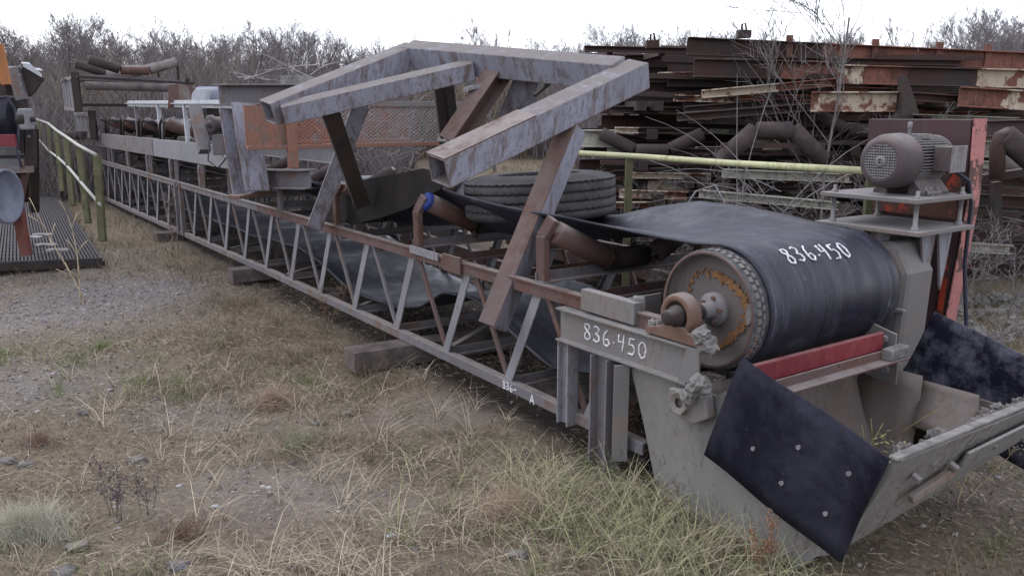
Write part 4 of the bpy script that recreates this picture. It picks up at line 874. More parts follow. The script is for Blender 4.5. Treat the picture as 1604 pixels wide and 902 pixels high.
pch(1030, 118, 1100, 117, 8.4, 8.4, 'pmix', .05, label='flaking rail stub left of the brown channel frame')
pch(1500, 203, 1720, 197, 7.2, 7.2, 'maroon', .14, label='maroon channel frame behind the pink-edged guard at the right')
pch(1505, 232, 1605, 236, 7.8, 7.8, 'pcream', .15, label='cream channel with grey patches behind the roller bracket')
pch(1505, 262, 1570, 264, 7.7, 7.7, 'pcream', .13, label='lower cream channel stub behind the roller bracket')
pch(1130, 271, 1330, 279, 7.5, 7.5, 'pcream', .08, label='long cream flange between the yellow rail and the belt')
pch(1095, 303, 1310, 322, 7.3, 7.2, 'pcream', .075, label='lowest cream flange just above the belt, behind the thicket')
pch(990, 274, 1110, 276, 7.9, 7.9, 'pmix', .06, label='brown and cream rail stub right of the tyre, just under the yellow rail')
pch(970, 303, 1075, 306, 7.8, 7.8, 'pmix', .08, label='lower rusty rail right of the tyre near the ground')
pch(1510, 278, 1720, 292, 6.6, 6.6, 'prust', .11, label='dark brown channel right of the cable')
pch(1510, 312, 1720, 322, 6.7, 6.7, 'prust', .10, label='second dark channel right of the cable')
pch(1512, 350, 1720, 362, 6.7, 6.7, 'prust', .09, label='lowest dark channel right of the cable above the saplings')
pch(1470, 383, 1580, 390, 6.9, 6.9, 'pcream', .08, label='short cream channel low behind the saplings')
# dark inner lengths seen through the gaps
for k, (px0, py0, px1, py1, y) in enumerate([(930, 95, 1720, 95, 9.4), (920, 112, 1720, 118, 9.3), (940, 134, 1720, 140, 9.2), (930, 152, 1720, 158, 9.1), (920, 170, 1720, 178, 9.0), (910, 190, 1720, 194, 9.1), (905, 212, 1720, 214, 9.0), (905, 236, 1720, 236, 8.9), (905, 256, 1720, 256, 8.9), (905, 280, 1720, 280, 8.8), (905, 304, 1720, 302, 8.8), (905, 328, 1720, 326, 8.7), (905, 352, 1720, 350, 8.7), (905, 374, 1720, 374, 8.6), (905, 396, 1720, 398, 8.6), (905, 418, 1720, 420, 8.5), (1000, 290, 1720, 296, 8.2), (1000, 338, 1720, 344, 8.1), (1000, 362, 1720, 368, 8.1), (960, 385, 1720, 392, 8.0)]):
    r_ = random.Random(k); a, b = PY(px0+r_.uniform(-15, 60), py0+r_.uniform(-3, 3), y), PY(px1, py1+r_.uniform(-4, 4), y+r_.uniform(0, .3))
    o = MB().chan(a, b, .08, .13+.02*r_.random(), .012).build('steel_channel', M['prust'], None)
    tag(o, 'dark rusty channel length deep in the shade inside the pile', 'steel channel', DEEP)
    for j in range(3 if k < 16 else 0):
        q = r_.uniform(.05, .6)
        o2 = MB().box(a.lerp(b, q)+V(0, -1.2, -.1), a.lerp(b, q)+V(.05, 1.4, -.1), .09, .09).build('cross_timber', M['dark'], None)
        tag(o2, 'dark spacer bar lying across the channels inside the pile', 'spacer', 'spacers inside the pile')
MB().prism([PY(1412, 178, 7.1), PY(1416, 118, 7.2), PY(1421, 118, 7.2), PY(1440, 178, 7.1)], V(.02, .15, 0)).build('steel_plate', M['dark'])
tag(bpy.data.objects['steel_plate'], 'dark pointed steel plate standing upright above the motor guard', 'steel plate')
for (px, py, lb) in ((1022, 70, 'small rusty shackle block on the thin rail at the top left of the pile'), (1165, 54, 'small rusty clamp with a loop on the topmost channel')):
    p = PY(px, py, 8.2); t = MB().slab(p, V(.06, 0, 0), V(0, .05, 0), V(0, 0, .035)); t.tube([p+V(-.02, 0, .03), p+V(-.02, 0, .09), p+V(.01, 0, .10), p+V(.025, 0, .03)], .010, 6)
    tag(t.build('clamp', M['prust']), lb, 'clamp')
def idler(px, py, y, wpx, drop, lb, r=.06, flip=1, rm='proll', yaw=0):
    s = y/FPX; c = PY(px, py, y); e = thing('troughing_idler', c, lb, 'idler', 'idler sets lying in the pile')
    hw = wpx*s; d = drop*s*flip; X_ = V(math.cos(yaw), math.sin(yaw), 0)
    roller_mb(c-X_*(hw*.33), c+X_*(hw*.33), r).build('idler_roller', M[rm], e)
    roller_mb(c-X_*(hw*.36)+Z*.01, c-X_*hw+Z*d, r).build('idler_roller', M[rm], e)
    roller_mb(c+X_*(hw*.36)+Z*.01, c+X_*hw+Z*d, r).build('idler_roller', M[rm], e)
    MB().box(c-X_*hw-Z*(r+.05), c+X_*hw-Z*(r+.05), .06, .04).build('idler_base', M['prust'], e)
    return e
idler(1020, 236, 7.8, 78, 26, 'dark V-shaped roller set at the left of the pile above the yellow rail')
idler(1212, 205, 7.2, 80, -46, 'large arched dark roller set in the middle of the pile behind the thicket', .075)
0 and idler(1100, 163, 8.0, 60, 22, 'small dark roller set under the slanting flaking rail', .05)
0 and idler(1038, 148, 8.1, 55, -25, 'dark roller set at the left under the brown channels', .05)
idler(1350, 205, 7.9, 70, 25, 'dark roller set hidden behind the motor guard', .06)
idler(1250, 355, 7.2, 80, 30, 'dark roller set low behind the belt', .06)
e = thing('troughing_idler', PY(1560, 250, 6.2), 'grey idler with two thick rollers in a bent bracket at the right edge', 'idler')
roller_mb(PY(1572, 212, 6.1), PY(1645, 275, 6.1), .085).build('idler_roller', M['proll'], e)
roller_mb(PY(1566, 240, 6.6), PY(1645, 300, 6.6), .07).build('idler_roller', M['rollg'], e)
MB().tube([PY(1562, 280, 6.1), PY(1562, 232, 6.1), PY(1568, 214, 6.1), PY(1580, 210, 6.1)], .055, 8).build('bracket', M['prust'], e)
MB().box(PY(1560, 345, 6.2), PY(1560, 285, 6.2), .06, .06).build('bracket_foot', M['dark'], e)
MB().box(PY(1520, 282, 6.4), PY(1660, 262, 6.4), .08, .06).build('idler_base', M['prust'], e)

r_ = random.Random(77)
for k in range(78):      # thin layered lengths making the face of the pile
    py = 92+k*4.3; left = 940 if py < 200 else 925
    for q in range(1 if py > 345 else 2):
        x0 = r_.uniform(left, 1480); x1 = x0+r_.uniform(90, 330); y = r_.uniform(7.95, 8.7); yy_ = py+r_.uniform(-4, 4)
        if py < 120 and x0 < 1060: continue
        m = r_.choices(['prust', 'porange', 'pmix', 'pcream', 'dark'], [6, 1.2, 1.3, .9, 2])[0]
        a, b = PY(x0, yy_, y), PY(x1, yy_+r_.uniform(-6, 7), y+r_.uniform(-.1, .2))
        if r_.random() < .5: o = MB().chan(a, b, .06, r_.uniform(.05, .09), .010)
        else: o = MB().angle(a, b, .06, .05, .008)
        tag(o.build('steel_angle', M[m], None), 'thin rusty steel length in the layered face of the pile', 'steel length', 'thin lengths layered in the pile')
# ---------------------------------------------------------------- trees
def branchy(seed, h=7, n0=1, spread=.5, twigs=6, levels=5, r0=.09, up=.25, minr=.006, lean=0):
    r = random.Random(seed); segs = []
    def grow(p, d, ln, rad, lv):
        n = 4 if lv < 2 else 3; pts = [p]; rr = [rad]
        for i in range(n):
            d = (d+V(r.gauss(0, .13), r.gauss(0, .13), r.gauss(0, .08)+up*.25)).normalized(); p = p+d*ln/n; pts.append(p); rr.append(max(minr*.6, rad*(1-(i+1)/n*(.55 if lv < 1 else .6))))
        segs.append((lv, pts, rr))
        if lv >= levels: return
        k = twigs if lv > 0 else twigs+4
        for j in range(k):
            q = r.uniform(.22 if lv else .25, 1); i = min(n-1, int(q*n)); b = pts[i].lerp(pts[i+1], q*n-i)
            t = r.uniform(0, 6.28); s = spread*r.uniform(.7, 1.3); od = d.orthogonal().normalized(); o2 = d.cross(od)
            nd = (d+(od*math.cos(t)+o2*math.sin(t))*s*1.3+Z*up*.3).normalized()
            grow(b, nd, ln*r.uniform(.38, .62)*(1.1-q*.35), max(minr, rr[i]*.5), lv+1)
    for k in range(n0):
        t = k*2.4+seed; grow(V(.15*math.cos(t)*(n0 > 1), .15*math.sin(t)*(n0 > 1), -.05), V(lean+.28*math.cos(t)*(n0 > 1), .28*math.sin(t)*(n0 > 1), 1).normalized(), h*.62*(1 if n0 == 1 else r.uniform(.75, 1)), r0*(1 if n0 == 1 else .6), 0)
    return segs
def tree_mesh(segs, lv0, lv1, name, mat):
    vs = []; fs = []
    for lv, pts, rr in segs:
        if not lv0 <= lv <= lv1: continue
        n = 6 if lv == 0 else 3; ref = None; o = len(vs)
        for i, p in enumerate(pts):
            d = (pts[min(i+1, len(pts)-1)]-pts[max(i-1, 0)]).normalized()
            if ref is None: ref = d.orthogonal().normalized()
            ref = (ref-d*ref.dot(d)).normalized(); b = d.cross(ref)
            for k in range(n): t = 2*math.pi*k/n; vs.append(tuple(p+(ref*math.cos(t)+b*math.sin(t))*rr[i]))
        for i in range(len(pts)-1):
            for k in range(n): fs.append((o+i*n+k, o+i*n+(k+1) % n, o+(i+1)*n+(k+1) % n, o+(i+1)*n+k))
    me = bpy.data.meshes.new(name); me.from_pydata(vs, [], fs); me.polygons.foreach_set('use_smooth', [True]*len(fs)); me.materials.append(mat); return me
protos = []; PH = []
for s, (h, n0, sp, tw, lv) in enumerate([(7.5, 1, .55, 6, 4), (7, 2, .5, 5, 4), (6.2, 3, .55, 6, 3), (7.8, 1, .42, 5, 4), (5.2, 5, .5, 6, 3)]):
    sg = branchy(s+3, h, n0, sp, tw, lv, .085, minr=.006)
    PH.append(max(p.z for _, pts, _ in sg for p in pts)); protos.append((tree_mesh(sg, 0, 1, 'trunk', M['bark']), tree_mesh(sg, 2, 9, 'crown', M['twig'])))
TG = 'bare trees of the tree line'
def place_tree(x, y, k, sc, label='leafless grey tree in the tree line beyond the yard', grp=TG, rz=None, nm='bare_tree'):
    e = bpy.data.objects.new(nm, None); COL.objects.link(e); e.location = (x, y, 0); tag(e, label, 'tree', grp)
    e.rotation_euler = (0, 0, rz if rz is not None else random.uniform(0, 6.28)); e.scale = (sc*random.uniform(.9, 1.15),)*2+(sc,)
    for me, nm2 in zip(protos[k], ('trunk', 'crown')):
        o = bpy.data.objects.new(nm2, me); COL.objects.link(o); o.parent = e
    return e
def top_at(px):    # wanted tree-top line in the picture
    return float(np.interp(px, [-50, 0, 60, 110, 160, 220, 290, 330, 400, 470, 540, 620, 800, 1000, 1100, 1200, 1300, 1400, 1500, 1604, 1700], [30, 32, 45, 18, 40, 45, 26, 36, 40, 46, 48, 58, 74, 40, 45, 62, 58, 52, 32, 18, 18]))
rt = random.Random(4)
for i in range(190):
    px = -60+1780*(i+.5)/190+rt.uniform(-9, 9); y = rt.uniform(34, 58)
    if 660 < px < 930: y = rt.uniform(60, 80)
    x = (px-802)/FPX*y*1.0; want = CH+(HZ-top_at(px))/FPX*y*rt.uniform(.66, 1.08)
    k = rt.choice([0, 0, 1, 1, 2, 3, 4]); hh = PH[k]
    place_tree(x*.98, y, k, max(.35, want/hh))
for (px, top, y, k, lb) in [(108, 22, 36, 0, 'broad leafless tree standing a little above the others at the upper left'), (1520, 0, 30, 1, 'tall bare tree at the upper right above the rusty pile'), (1415, 4, 33, 3, 'slim bare tree between the sapling and the tall tree at the upper right'), (290, 26, 35, 3, 'slim pointed bare tree above the far roller frame'), (776, 0, 24, 3, 'thin lone pole-like tree rising above the leaning frame'), (1010, 42, 30, 1, 'low spreading bare tree behind the left end of the pile')]:
    hh = PH[k]; want = CH+(HZ-top)/FPX*y
    place_tree((px-802)/FPX*y*.98, y, k, want/hh, lb, None)
# dense scrub in front of the trees
def strands(n, xs_, ys_, z0, hs, lean, wid, cols, name, mat, label, cat, kind='stuff', seg=4):
    n = len(xs_); th = rng.uniform(0, 2*np.pi, n); ln = lean; dx = np.cos(th)*ln; dy = np.sin(th)*ln
    V_ = []; t = np.linspace(0, 1, seg)
    face = rng.uniform(0, np.pi, n)
    px, py = np.cos(face), np.sin(face)
    for q in t:
        cx = xs_+dx*hs*q**1.6; cy = ys_+dy*hs*q**1.6; cz = z0+hs*q*np.sqrt(np.clip(1-(ln*q*.55)**2, .05, 1)); ww = wid*(1-.85*q)
        V_.append(np.stack([cx-px*ww, cy-py*ww, cz], -1)); V_.append(np.stack([cx+px*ww, cy+py*ww, cz], -1))
    vv = np.stack(V_, 1).reshape(-1, 3); m = seg*2; base = np.arange(n)*m; fs = []
    for i in range(seg-1): fs.append(np.stack([base+2*i, base+2*i+1, base+2*i+3, base+2*i+2], -1))
    ff = np.concatenate(fs); cc = np.repeat(cols, m, 0)
    o = mesh_np(name, vv, ff, mat, cc); tag(o, label, cat, kind=kind); return o
n = 42000
yy = rng.uniform(21, 46, n); pxx = rng.uniform(-80, 1700, n); keep = ~((pxx > 650) & (pxx < 900) & (yy < 30)); yy, pxx = yy[keep], pxx[keep]
xx = (pxx-802)/FPX*yy; cl = vnoise(xx, yy, .45, 21)
hh = (1.9+2.3*cl)*rng.uniform(.6, 1.15, len(xx))*np.interp(yy, [21, 46], [.75, 1.35])
cA, cB, cC = np.array([.085, .072, .07]), np.array([.155, .134, .134]), np.array([.21, .165, .105])
mixv = rng.random((len(xx), 1)); tan_ = (vnoise(xx, yy, .22, 33) > .62)[:, None]*(rng.random((len(xx), 1)) < .6)
cols = cA*(1-mixv)+cB*mixv; cols = np.where(tan_, cC*(.7+.5*mixv), cols)
strands(n, xx, yy, gh(xx, yy), hh, rng.uniform(.05, .75, len(xx)), rng.uniform(.010, .028, len(xx)), cols, 'scrub', M['grass'], 'dense grey-brown leafless scrub in front of the tree line', 'scrub')
# nearer scrub at left behind the stack
n = 9000; pxx = rng.uniform(60, 620, n); yy = rng.uniform(15.5, 22, n); xx = (pxx-802)/FPX*yy; keep = (xx*U.x+yy*0 < 99); cl = vnoise(xx, yy, .6, 40)
hh = (.5+1.6*cl)*rng.uniform(.5, 1.1, n); mixv = rng.random((n, 1))
strands(n, xx, yy, gh(xx, yy), hh, rng.uniform(.1, .9, n), rng.uniform(.006, .014, n), cA*(1-mixv)+cB*mixv*1.0, 'dead_weeds', M['grass'], 'waist-high dead weeds behind the railing and stacked conveyors', 'weeds')
# far wood closing the horizon
n = 26000; pxx = rng.uniform(-120, 1750, n); yy = rng.uniform(62, 95, n); xx = (pxx-802)/FPX*yy
hh = (3.4+3.0*vnoise(xx, yy, .12, 51))*rng.uniform(.6, 1.05, n); mixv = rng.random((n, 1))
strands(n, xx, yy, gh(xx, yy), hh, rng.uniform(.0, .35, n), rng.uniform(.03, .07, n), np.array([.20, .185, .205])*(1-mixv)+np.array([.29, .27, .29])*mixv, 'far_wood', M['grass'], 'pale grey far wood closing the horizon', 'wood')
# saplings and brush before the pile
def sapling(x, y, seed, h, label, m='bark', n0=1, sp=.5, tw=4, lv=3, r0=.018, lean=0, z=0, up=.25, nm='sapling', mr=.0022):
    sg = branchy(seed, h, n0, sp, tw, lv, r0, up, mr, lean); o = bpy.data.objects.new(nm, tree_mesh(sg, 0, 9, nm, M[m])); COL.objects.link(o); o.location = (x, y, z); tag(o, label, 'sapling'); return o
g = PY(1292, 200, 7.0); sapling(g.x-.06, 7.0, 21, 4.1, 'slender bare sapling rising in front of the pile against the sky', r0=.017, sp=.6, tw=6, lean=.10, mr=.0036)
for i, (px, y, h, lb) in enumerate([(1120, 6.6, 1.9, 'leafless bush left of the arched rollers, before the pile'), (1190, 6.4, 2.0, 'leafless bush in front of the arched rollers'), (1250, 6.5, 1.9, 'leafless bush just left of the drive motor'), (1040, 7.1, 1.6, 'low leafless bush behind the yellow rail post'), (1440, 7.0, 2.4, 'tangle of bare stems above the motor guard'), (1545, 5.6, 1.7, 'branching grey sapling right of the cable'), (1590, 5.9, 1.5, 'pale sapling at the right edge before the dark channels'), (1520, 5.4, 1.1, 'low twiggy sapling at the foot of the cable')]):
    p = PY(px, 300, y); sapling(p.x, y, 40+i, h, lb, 'twig' if i in (4, 6) else 'bark', 3 if i < 5 else 2, .75, 4, 3, .005, 0, 0, -.06, 'bare_bush')
arc = MB().tube([PY(1150, 350, 6.2), PY(1120, 290, 6.2), PY(1090, 300, 6.2), PY(1070, 330, 6.2)], .008, 5)
for k in range(12):
    p = PY(random.uniform(1080, 1280), random.uniform(300, 345), 6.3); q = [p]; d = V(random.uniform(-.5, .3), 0, random.uniform(.1, .4)).normalized()
    for j in range(6): d = (d+V(0, random.uniform(-.1, .1), -.12)).normalized(); q.append(q[-1]+d*.17)
    arc.tube(q, [.005, .0045, .004, .0035, .003, .002, .0015], 4, False)
tag(arc.build('arching_canes', M['palebranch'], None, recalc=False), 'pale arching canes tangled between the belt and the pile', 'brambles')
# pile of bleached fallen branches behind the guard box
fb = MB()
for k in range(13):
    y = random.uniform(15, 17.5); p = PY(random.uniform(345, 560), random.uniform(100, 150), y); q = [p]; d = V(random.uniform(-1, 1), random.uniform(-.3, .3), random.uniform(-.15, .35)).normalized(); ln = random.uniform(.12, .3)
    for j in range(7): d = (d+V(random.uniform(-.2, .2), random.uniform(-.2, .2), random.uniform(-.16, .12))).normalized(); q.append(q[-1]+d*ln)
    fb.tube(q, [.022, .02, .017, .014, .011, .008, .005, .003], 5, False)
    for j in (2, 3, 4, 5):
        e = [q[j]]; dd = (d+V(random.uniform(-1, 1), random.uniform(-.5, .5), random.uniform(-.2, .9))).normalized()
        for _ in range(4): dd = (dd+V(random.uniform(-.2, .2), 0, random.uniform(-.2, .2))).normalized(); e.append(e[-1]+dd*.11)
        fb.tube(e, [.009, .007, .005, .004, .003], 4, False)
tag(fb.build('fallen_branches', M['palebranch'], None, recalc=False), 'heap of bleached fallen branches behind the trestle and guard box', 'branches')
mb_ = MB()
for k in range(240):
    th = random.uniform(0, 6.28); c = PY(450, 150, 16.2)+V(random.uniform(-1.8, 2.4), random.uniform(-.7, .7), random.uniform(-1.4, -.15)); mb_.tube([c, c+V(random.uniform(-.5, .5), random.uniform(-.3, .3), random.uniform(-.1, .25))], .012, 4, False)
tag(mb_.build('brush_heap', M['twig'], None, recalc=False), 'brown brush heap under the bleached branches', 'brush', kind='stuff')
# ---------------------------------------------------------------- grass
def tufts(n_t, region, per, rad, hgt, lean, wid, ca, cb, name, label, dens=None, seed=0, clump=.06, avoid=True):
    x0, x1, y0, y1 = region; tx = rng.uniform(x0, x1, n_t); ty = rng.uniform(y0, y1, n_t)
    if dens is not None: k = rng.random(n_t) < dens(tx, ty); tx, ty = tx[k], ty[k]
    per_n = rng.integers(max(1, per//2), per*2, len(tx)); ts = rng.uniform(.55, 1.3, len(tx)); tcol = rng.random(len(tx))
    X_ = np.repeat(tx, per_n); Y_ = np.repeat(ty, per_n); S_ = np.repeat(ts, per_n); tc_ = np.repeat(tcol, per_n)
    n = len(X_); X_ = X_+rng.normal(0, clump, n)*S_; Y_ = Y_+rng.normal(0, clump, n)*S_
    if avoid:
        u = (X_-O.x)*U.x+(Y_-O.y)*U.y; v = (X_-O.x)*W.x+(Y_-O.y)*W.y; k = ~((v > -.04) & (v < np.where(u > .3, 3.2, 1.3)) & (u > -1.35) & (u < 16)) | (rng.random(n) < .03)*(u > .1)
        X_, Y_, S_, tc_ = X_[k], Y_[k], S_[k], tc_[k]; n = len(X_)
    h = hgt*S_*rng.uniform(.4, 1.25, n); mx = np.clip(tc_*.6+rng.random(n)*.5, 0, 1)[:, None]
    cols = (np.array(ca)*(1-mx)+np.array(cb)*mx)*rng.uniform(.75, 1.15, (n, 1))
    return strands(n, X_, Y_, gh_fine(X_, Y_)-.004, h, rng.uniform(lean*(.75 if lean > 1.6 else .35), lean, n), wid*rng.uniform(.6, 1.2, n), cols, name, M['grass'], label, 'grass')
STR, STR2 = (.23, .185, .125), (.38, .325, .24); BRN, BRN2 = (.115, .09, .07), (.27, .21, .15); GRN, GRN2 = (.075, .105, .035), (.19, .23, .085); OLV, OLV2 = (.13, .13, .07), (.30, .29, .17)
def d_all(x, y): return np.clip(.62*vnoise(x, y, 1.4, 60)+.45*vnoise(x, y, 4, 61)+.15-.95*bare_d(x, y), .015, 1)
def d_edge(x, y):   # belt of dead grass along the conveyor's near side
    u = (x-O.x)*U.x+(y-O.y)*U.y; v = (x-O.x)*W.x+(y-O.y)*W.y
    return np.clip(np.exp(-((v+.55)/.55)**2)*(u > .6)*(.4+.6*vnoise(x, y, 2.5, 63)), 0, 1)
def d_green(x, y): return np.clip(1.3*blob(x, y, 350, 600, .5, .25)+.9*blob(x, y, 60, 560, .8, .3)+.7*blob(x, y, 180, 600, .3, .2)+.5*blob(x, y, 60, 880, .5, .2)+blob(x, y, 1000, 830, .55, .32)+blob(x, y, 900, 780, .35, .2)+.8*blob(x, y, 1150, 890, .5, .25)+.6*blob(x, y, 1500, 800, .5, .35)+.5*blob(x, y, 420, 700, .2, .15)+.6*blob(x, y, 720, 720, .15, .1)+.25*blob(x, y, 640, 640, .6, .2), 0, 1)
def d_right(x, y): return np.clip(blob(x, y, 1560, 640, 1.0, .8)+.6*blob(x, y, 1500, 860, .6, .3)+.7*blob(x, y, 1600, 520, 1.3, 1.2), 0, 1)
tufts(19000, (-6.5, 4.5, 2.3, 11), 6, 0, .045, 1.55, .0013, BRN, STR, 'dead_grass', 'short dead brown grass over the whole yard', lambda x, y: np.clip(d_all(x, y)*1.5-.2, .01, 1), clump=.03)
tufts(15000, (-14, 9, 8, 30), 8, 0, .13, 1.2, .004, BRN, STR, 'rough_grass', 'rough dead grass farther back in the yard', lambda x, y: .15+.6*vnoise(x, y, .8, 70), clump=.14)
tufts(7500, (-5.5, 2, 2.6, 9), 14, 0, .13, 1.35, .0013, BRN, STR, 'straw_grass', 'straw-coloured dead grass along the near side of the conveyor', lambda x, y: np.clip(1-1.2*bare_d(x, y), 0, 1)*d_edge(x, y)*(.25+1.1*(vnoise(x, y, 3.3, 80) > .5)), clump=.035)
tufts(3400, (-5, 4.5, 2.4, 8), 18, 0, .12, 1.35, .0016, GRN, GRN2, 'green_grass', 'green grass patches at the foot of the chute and in the yard', lambda x, y: d_green(x, y)*(.15+1.2*(vnoise(x, y, 5, 81) > .45)), clump=.035)
tufts(900, (-1.2, 1.2, 2.5, 3.7), 18, 0, .17, 1.6, .0024, GRN2, STR2, 'tall_grass', 'long green and straw grass around the chute and support legs', lambda x, y: .75*np.clip(blob(x, y, 960, 790, .55, .28)+blob(x, y, 1100, 880, .45, .2), 0, 1), clump=.035)
tufts(4200, (.5, 6, 2.4, 8), 12, 0, .15, 1.5, .0018, OLV, STR, 'olive_grass', 'olive and straw grass to the right of the chute', d_right, clump=.06)
tufts(1300, (-4, 1.2, 2.5, 6), 10, 0, .19, 1.8, .0021, STR, (.44, .38, .29), 'splayed_straw', 'long pale straw stems lying splayed over the soil', lambda x, y: .10+1.1*blob(x, y, 560, 880, .9, .25)+.6*blob(x, y, 700, 640, .7, .35)+.5*blob(x, y, 420, 610, .5, .25)+.25*blob(x, y, 250, 700, 1.2, .5), clump=.02)
tufts(26000, (-6.5, 4.5, 2.3, 10), 9, 0, .024, 1.3, .0012, (.085, .085, .05), (.23, .205, .14), 'short_turf', 'short matted grey-green turf between the tufts', lambda x, y: np.clip(1.3*vnoise(x, y, 1.1, 95)+.5*vnoise(x, y, 5, 96)-.45-.9*bare_d(x, y), .0, 1), clump=.035)
# loose straw and litter lying flat
def litter(n, reg, ln, wd, ca, cb, name, label, dens):
    x0, x1, y0, y1 = reg; x = rng.uniform(x0, x1, n); y = rng.uniform(y0, y1, n); k = rng.random(n) < dens(x, y); x, y = x[k], y[k]; n = len(x)
    a = rng.uniform(0, 2*np.pi, n); l = ln*rng.gamma(2.2, .5, n); bend = rng.normal(0, .35, n); V_ = []
    cx, cy = x, y; zz0 = rng.uniform(.001, .02, n); lift = rng.normal(0, .012, n)
    for q in (0, .5, 1):
        aa = a+bend*q; cx = x+np.cos(aa)*l*q; cy = y+np.sin(aa)*l*q; z = gh_fine(cx, cy)+.003+zz0+lift*q*(l/ln)
        ww = wd*rng.uniform(.6, 1.3, n)*(1-.4*q); V_ += [np.stack([cx-np.sin(aa)*ww, cy+np.cos(aa)*ww, z], -1), np.stack([cx+np.sin(aa)*ww, cy-np.cos(aa)*ww, z+.0015], -1)]
    vv = np.stack(V_, 1).reshape(-1, 3); base = np.arange(n)*6; ff = np.concatenate([np.stack([base, base+1, base+3, base+2], -1), np.stack([base+2, base+3, base+5, base+4], -1)])
    g = rng.random((n, 1))**1.5; tag(mesh_np(name, vv, ff, M['grass'], np.repeat(np.array(ca)*(1-g)+np.array(cb)*g, 6, 0)), label, 'litter', kind='stuff')
litter(200000, (-6, 4.5, 2.4, 9), .028, .0012, (.09, .07, .055), (.42, .36, .27), 'straw_litter', 'broken straw and dead blades lying flat on the soil', lambda x, y: np.clip(.25+.9*vnoise(x, y, 2.2, 90)-.75*bare_d(x, y)-.3*under_shade(x, y), .06, 1))
litter(16000, (-6, 4.5, 2.4, 9), .016, .005, (.05, .035, .03), (.22, .15, .10), 'leaf_litter', 'small dead brown leaf scraps on the ground', lambda x, y: np.clip(.2+.8*vnoise(x, y, 1.7, 91)-.5*bare_d(x, y), .05, 1))
def fluffy(px, py, r, h, ca, cb, nm, lb, n=1700, lean=1.25):
    g = Gz(px, py); a = rng.uniform(0, 6.28, n); q = r*.55*np.abs(rng.normal(0, 1, n)); x = g.x+np.cos(a)*q*(1+.4*np.sin(3*a+px)); y = g.y+np.sin(a)*q*.7
    mx = rng.random((n, 1)); hh = h*rng.uniform(.4, 1.1, n)*np.exp(-(q/r)**2)*(.6+.6*vnoise(x, y, 14, 77))
    strands(n, x, y, gh_fine(x, y), hh, rng.uniform(.05, lean, n), np.full(n, .0009), np.array(ca)*(1-mx)+np.array(cb)*mx, nm, M['grass'], lb, 'grass')
fluffy(800, 810, .22, .20, (.27, .18, .13), (.48, .38, .29), 'bunch_grass', 'fluffy tan bunch of fine grass in the foreground centre')
fluffy(35, 830, .26, .17, (.26, .25, .19), (.50, .49, .40), 'bunch_grass', 'pale grey-green fluffy bunch of grass at the lower left corner', 4200)
fluffy(430, 625, .17, .15, (.26, .17, .12), (.45, .35, .26), 'bunch_grass', 'reddish straw bunch of fine grass beside the conveyor')
fluffy(640, 420, .01, .01, (.2, .2, .2), (.2, .2, .2), 'x', 'x', 3)
bpy.data.objects.remove(bpy.data.objects['x'])
fluffy(60, 690, .2, .10, (.14, .09, .075), (.25, .16, .13), 'red_weeds', 'low reddish dry weeds at the left edge', 500, .8)
fluffy(290, 830, .2, .12, (.14, .09, .07), (.25, .17, .13), 'red_weeds', 'low reddish-brown dry weeds in the foreground left', 500, .8)
# dry stalks and seed heads
def stalk(px, py, hs, lb, m, seeds=0, lean=0, r=.004, br=0, nm='dry_stalk'):
    g = Gz(px, py); g.z = float(gh_fine(g.x, g.y)); b = MB()
    for i, h in enumerate(hs):
        q = [g+V(random.uniform(-.04, .04), random.uniform(-.04, .04), 0)]; d = V(lean+random.uniform(-.3, .3), random.uniform(-.25, .25), 1).normalized()
        for j in range(7): d = (d+V(random.uniform(-.07, .07), random.uniform(-.07, .07), 0)).normalized(); q.append(q[-1]+d*h/7)
        b.tube(q, [r*(1-.1*k) for k in range(8)], 5)
        for k in range(br):
            p = q[random.randint(2, 7)]; dd = (d+V(random.uniform(-.9, .9), random.uniform(-.9, .9), random.uniform(-.3, .3))).normalized(); e = p+dd*h*.18; b.tube([p, p.lerp(e, .5)+Z*.01, e], r*.45, 4)
            for _ in range(seeds): c = e+V(*(random.gauss(0, .011) for _ in range(3))); b.lathe(c, V(random.uniform(-1, 1), random.uniform(-1, 1), 1), [(-.004, 0), (0, .0035), (.005, 0)], 4)
    tag(b.build(nm, m, None, recalc=False), lb, 'weed')
tan = plain('dry_stem', (.30, .24, .15), (.48, .40, .27), 30, .9, 0); seedm = plain('seed_heads', (.12, .09, .085), (.24, .18, .16), 40, .95, 0); rusty = plain('rusty_seed', (.18, .10, .06), (.30, .18, .11), 40, .95, 0); darkw = plain('dark_weed', (.06, .05, .055), (.13, .11, .115), 40, .95, 0)
stalk(131, 478, [.78, .86], 'tall pale dry stalks standing near the black walkway', tan, 1, -.22, .007, 6)
stalk(955, 715, [.42, .36], 'rust-brown dry weed leaning against the support leg', rusty, 12, -.05, .003, 14)
stalk(276, 395, [.75, .6, .55], 'grey weed with fluffy seed heads by the far truss splice', seedm, 10, 0, .004, 14)
stalk(182, 800, [.22, .25, .18, .2, .26, .15], 'dark clustered dry weed in the left foreground', darkw, 4, .02, .0016, 9)
stalk(225, 790, [.2, .22, .16, .19], 'second dark dry weed just right of the first in the left foreground', darkw, 4, .05, .0016, 9)
stalk(600, 470, [.22, .3, .25, .2], 'reddish dry weed growing against the lattice near the timber', rusty, 5, .0, .003, 12)
stalk(430, 420, [.4, .35, .3], 'brown dry weed against the lattice left of the hanging belt', seedm, 6, .0, .003, 14)
stalk(520, 500, [.3, .25, .3], 'brown dry weed with thin branches left of the timber end', rusty, 5, .1, .003, 12)
stalk(1200, 895, [.2, .16, .22], 'small reddish weed at the foot of the chute', rusty, 8, .1, .003, 12)
stalk(1500, 780, [.3, .26], 'thin straw weed right of the chute lip', tan, 4, .3, .003, 10)
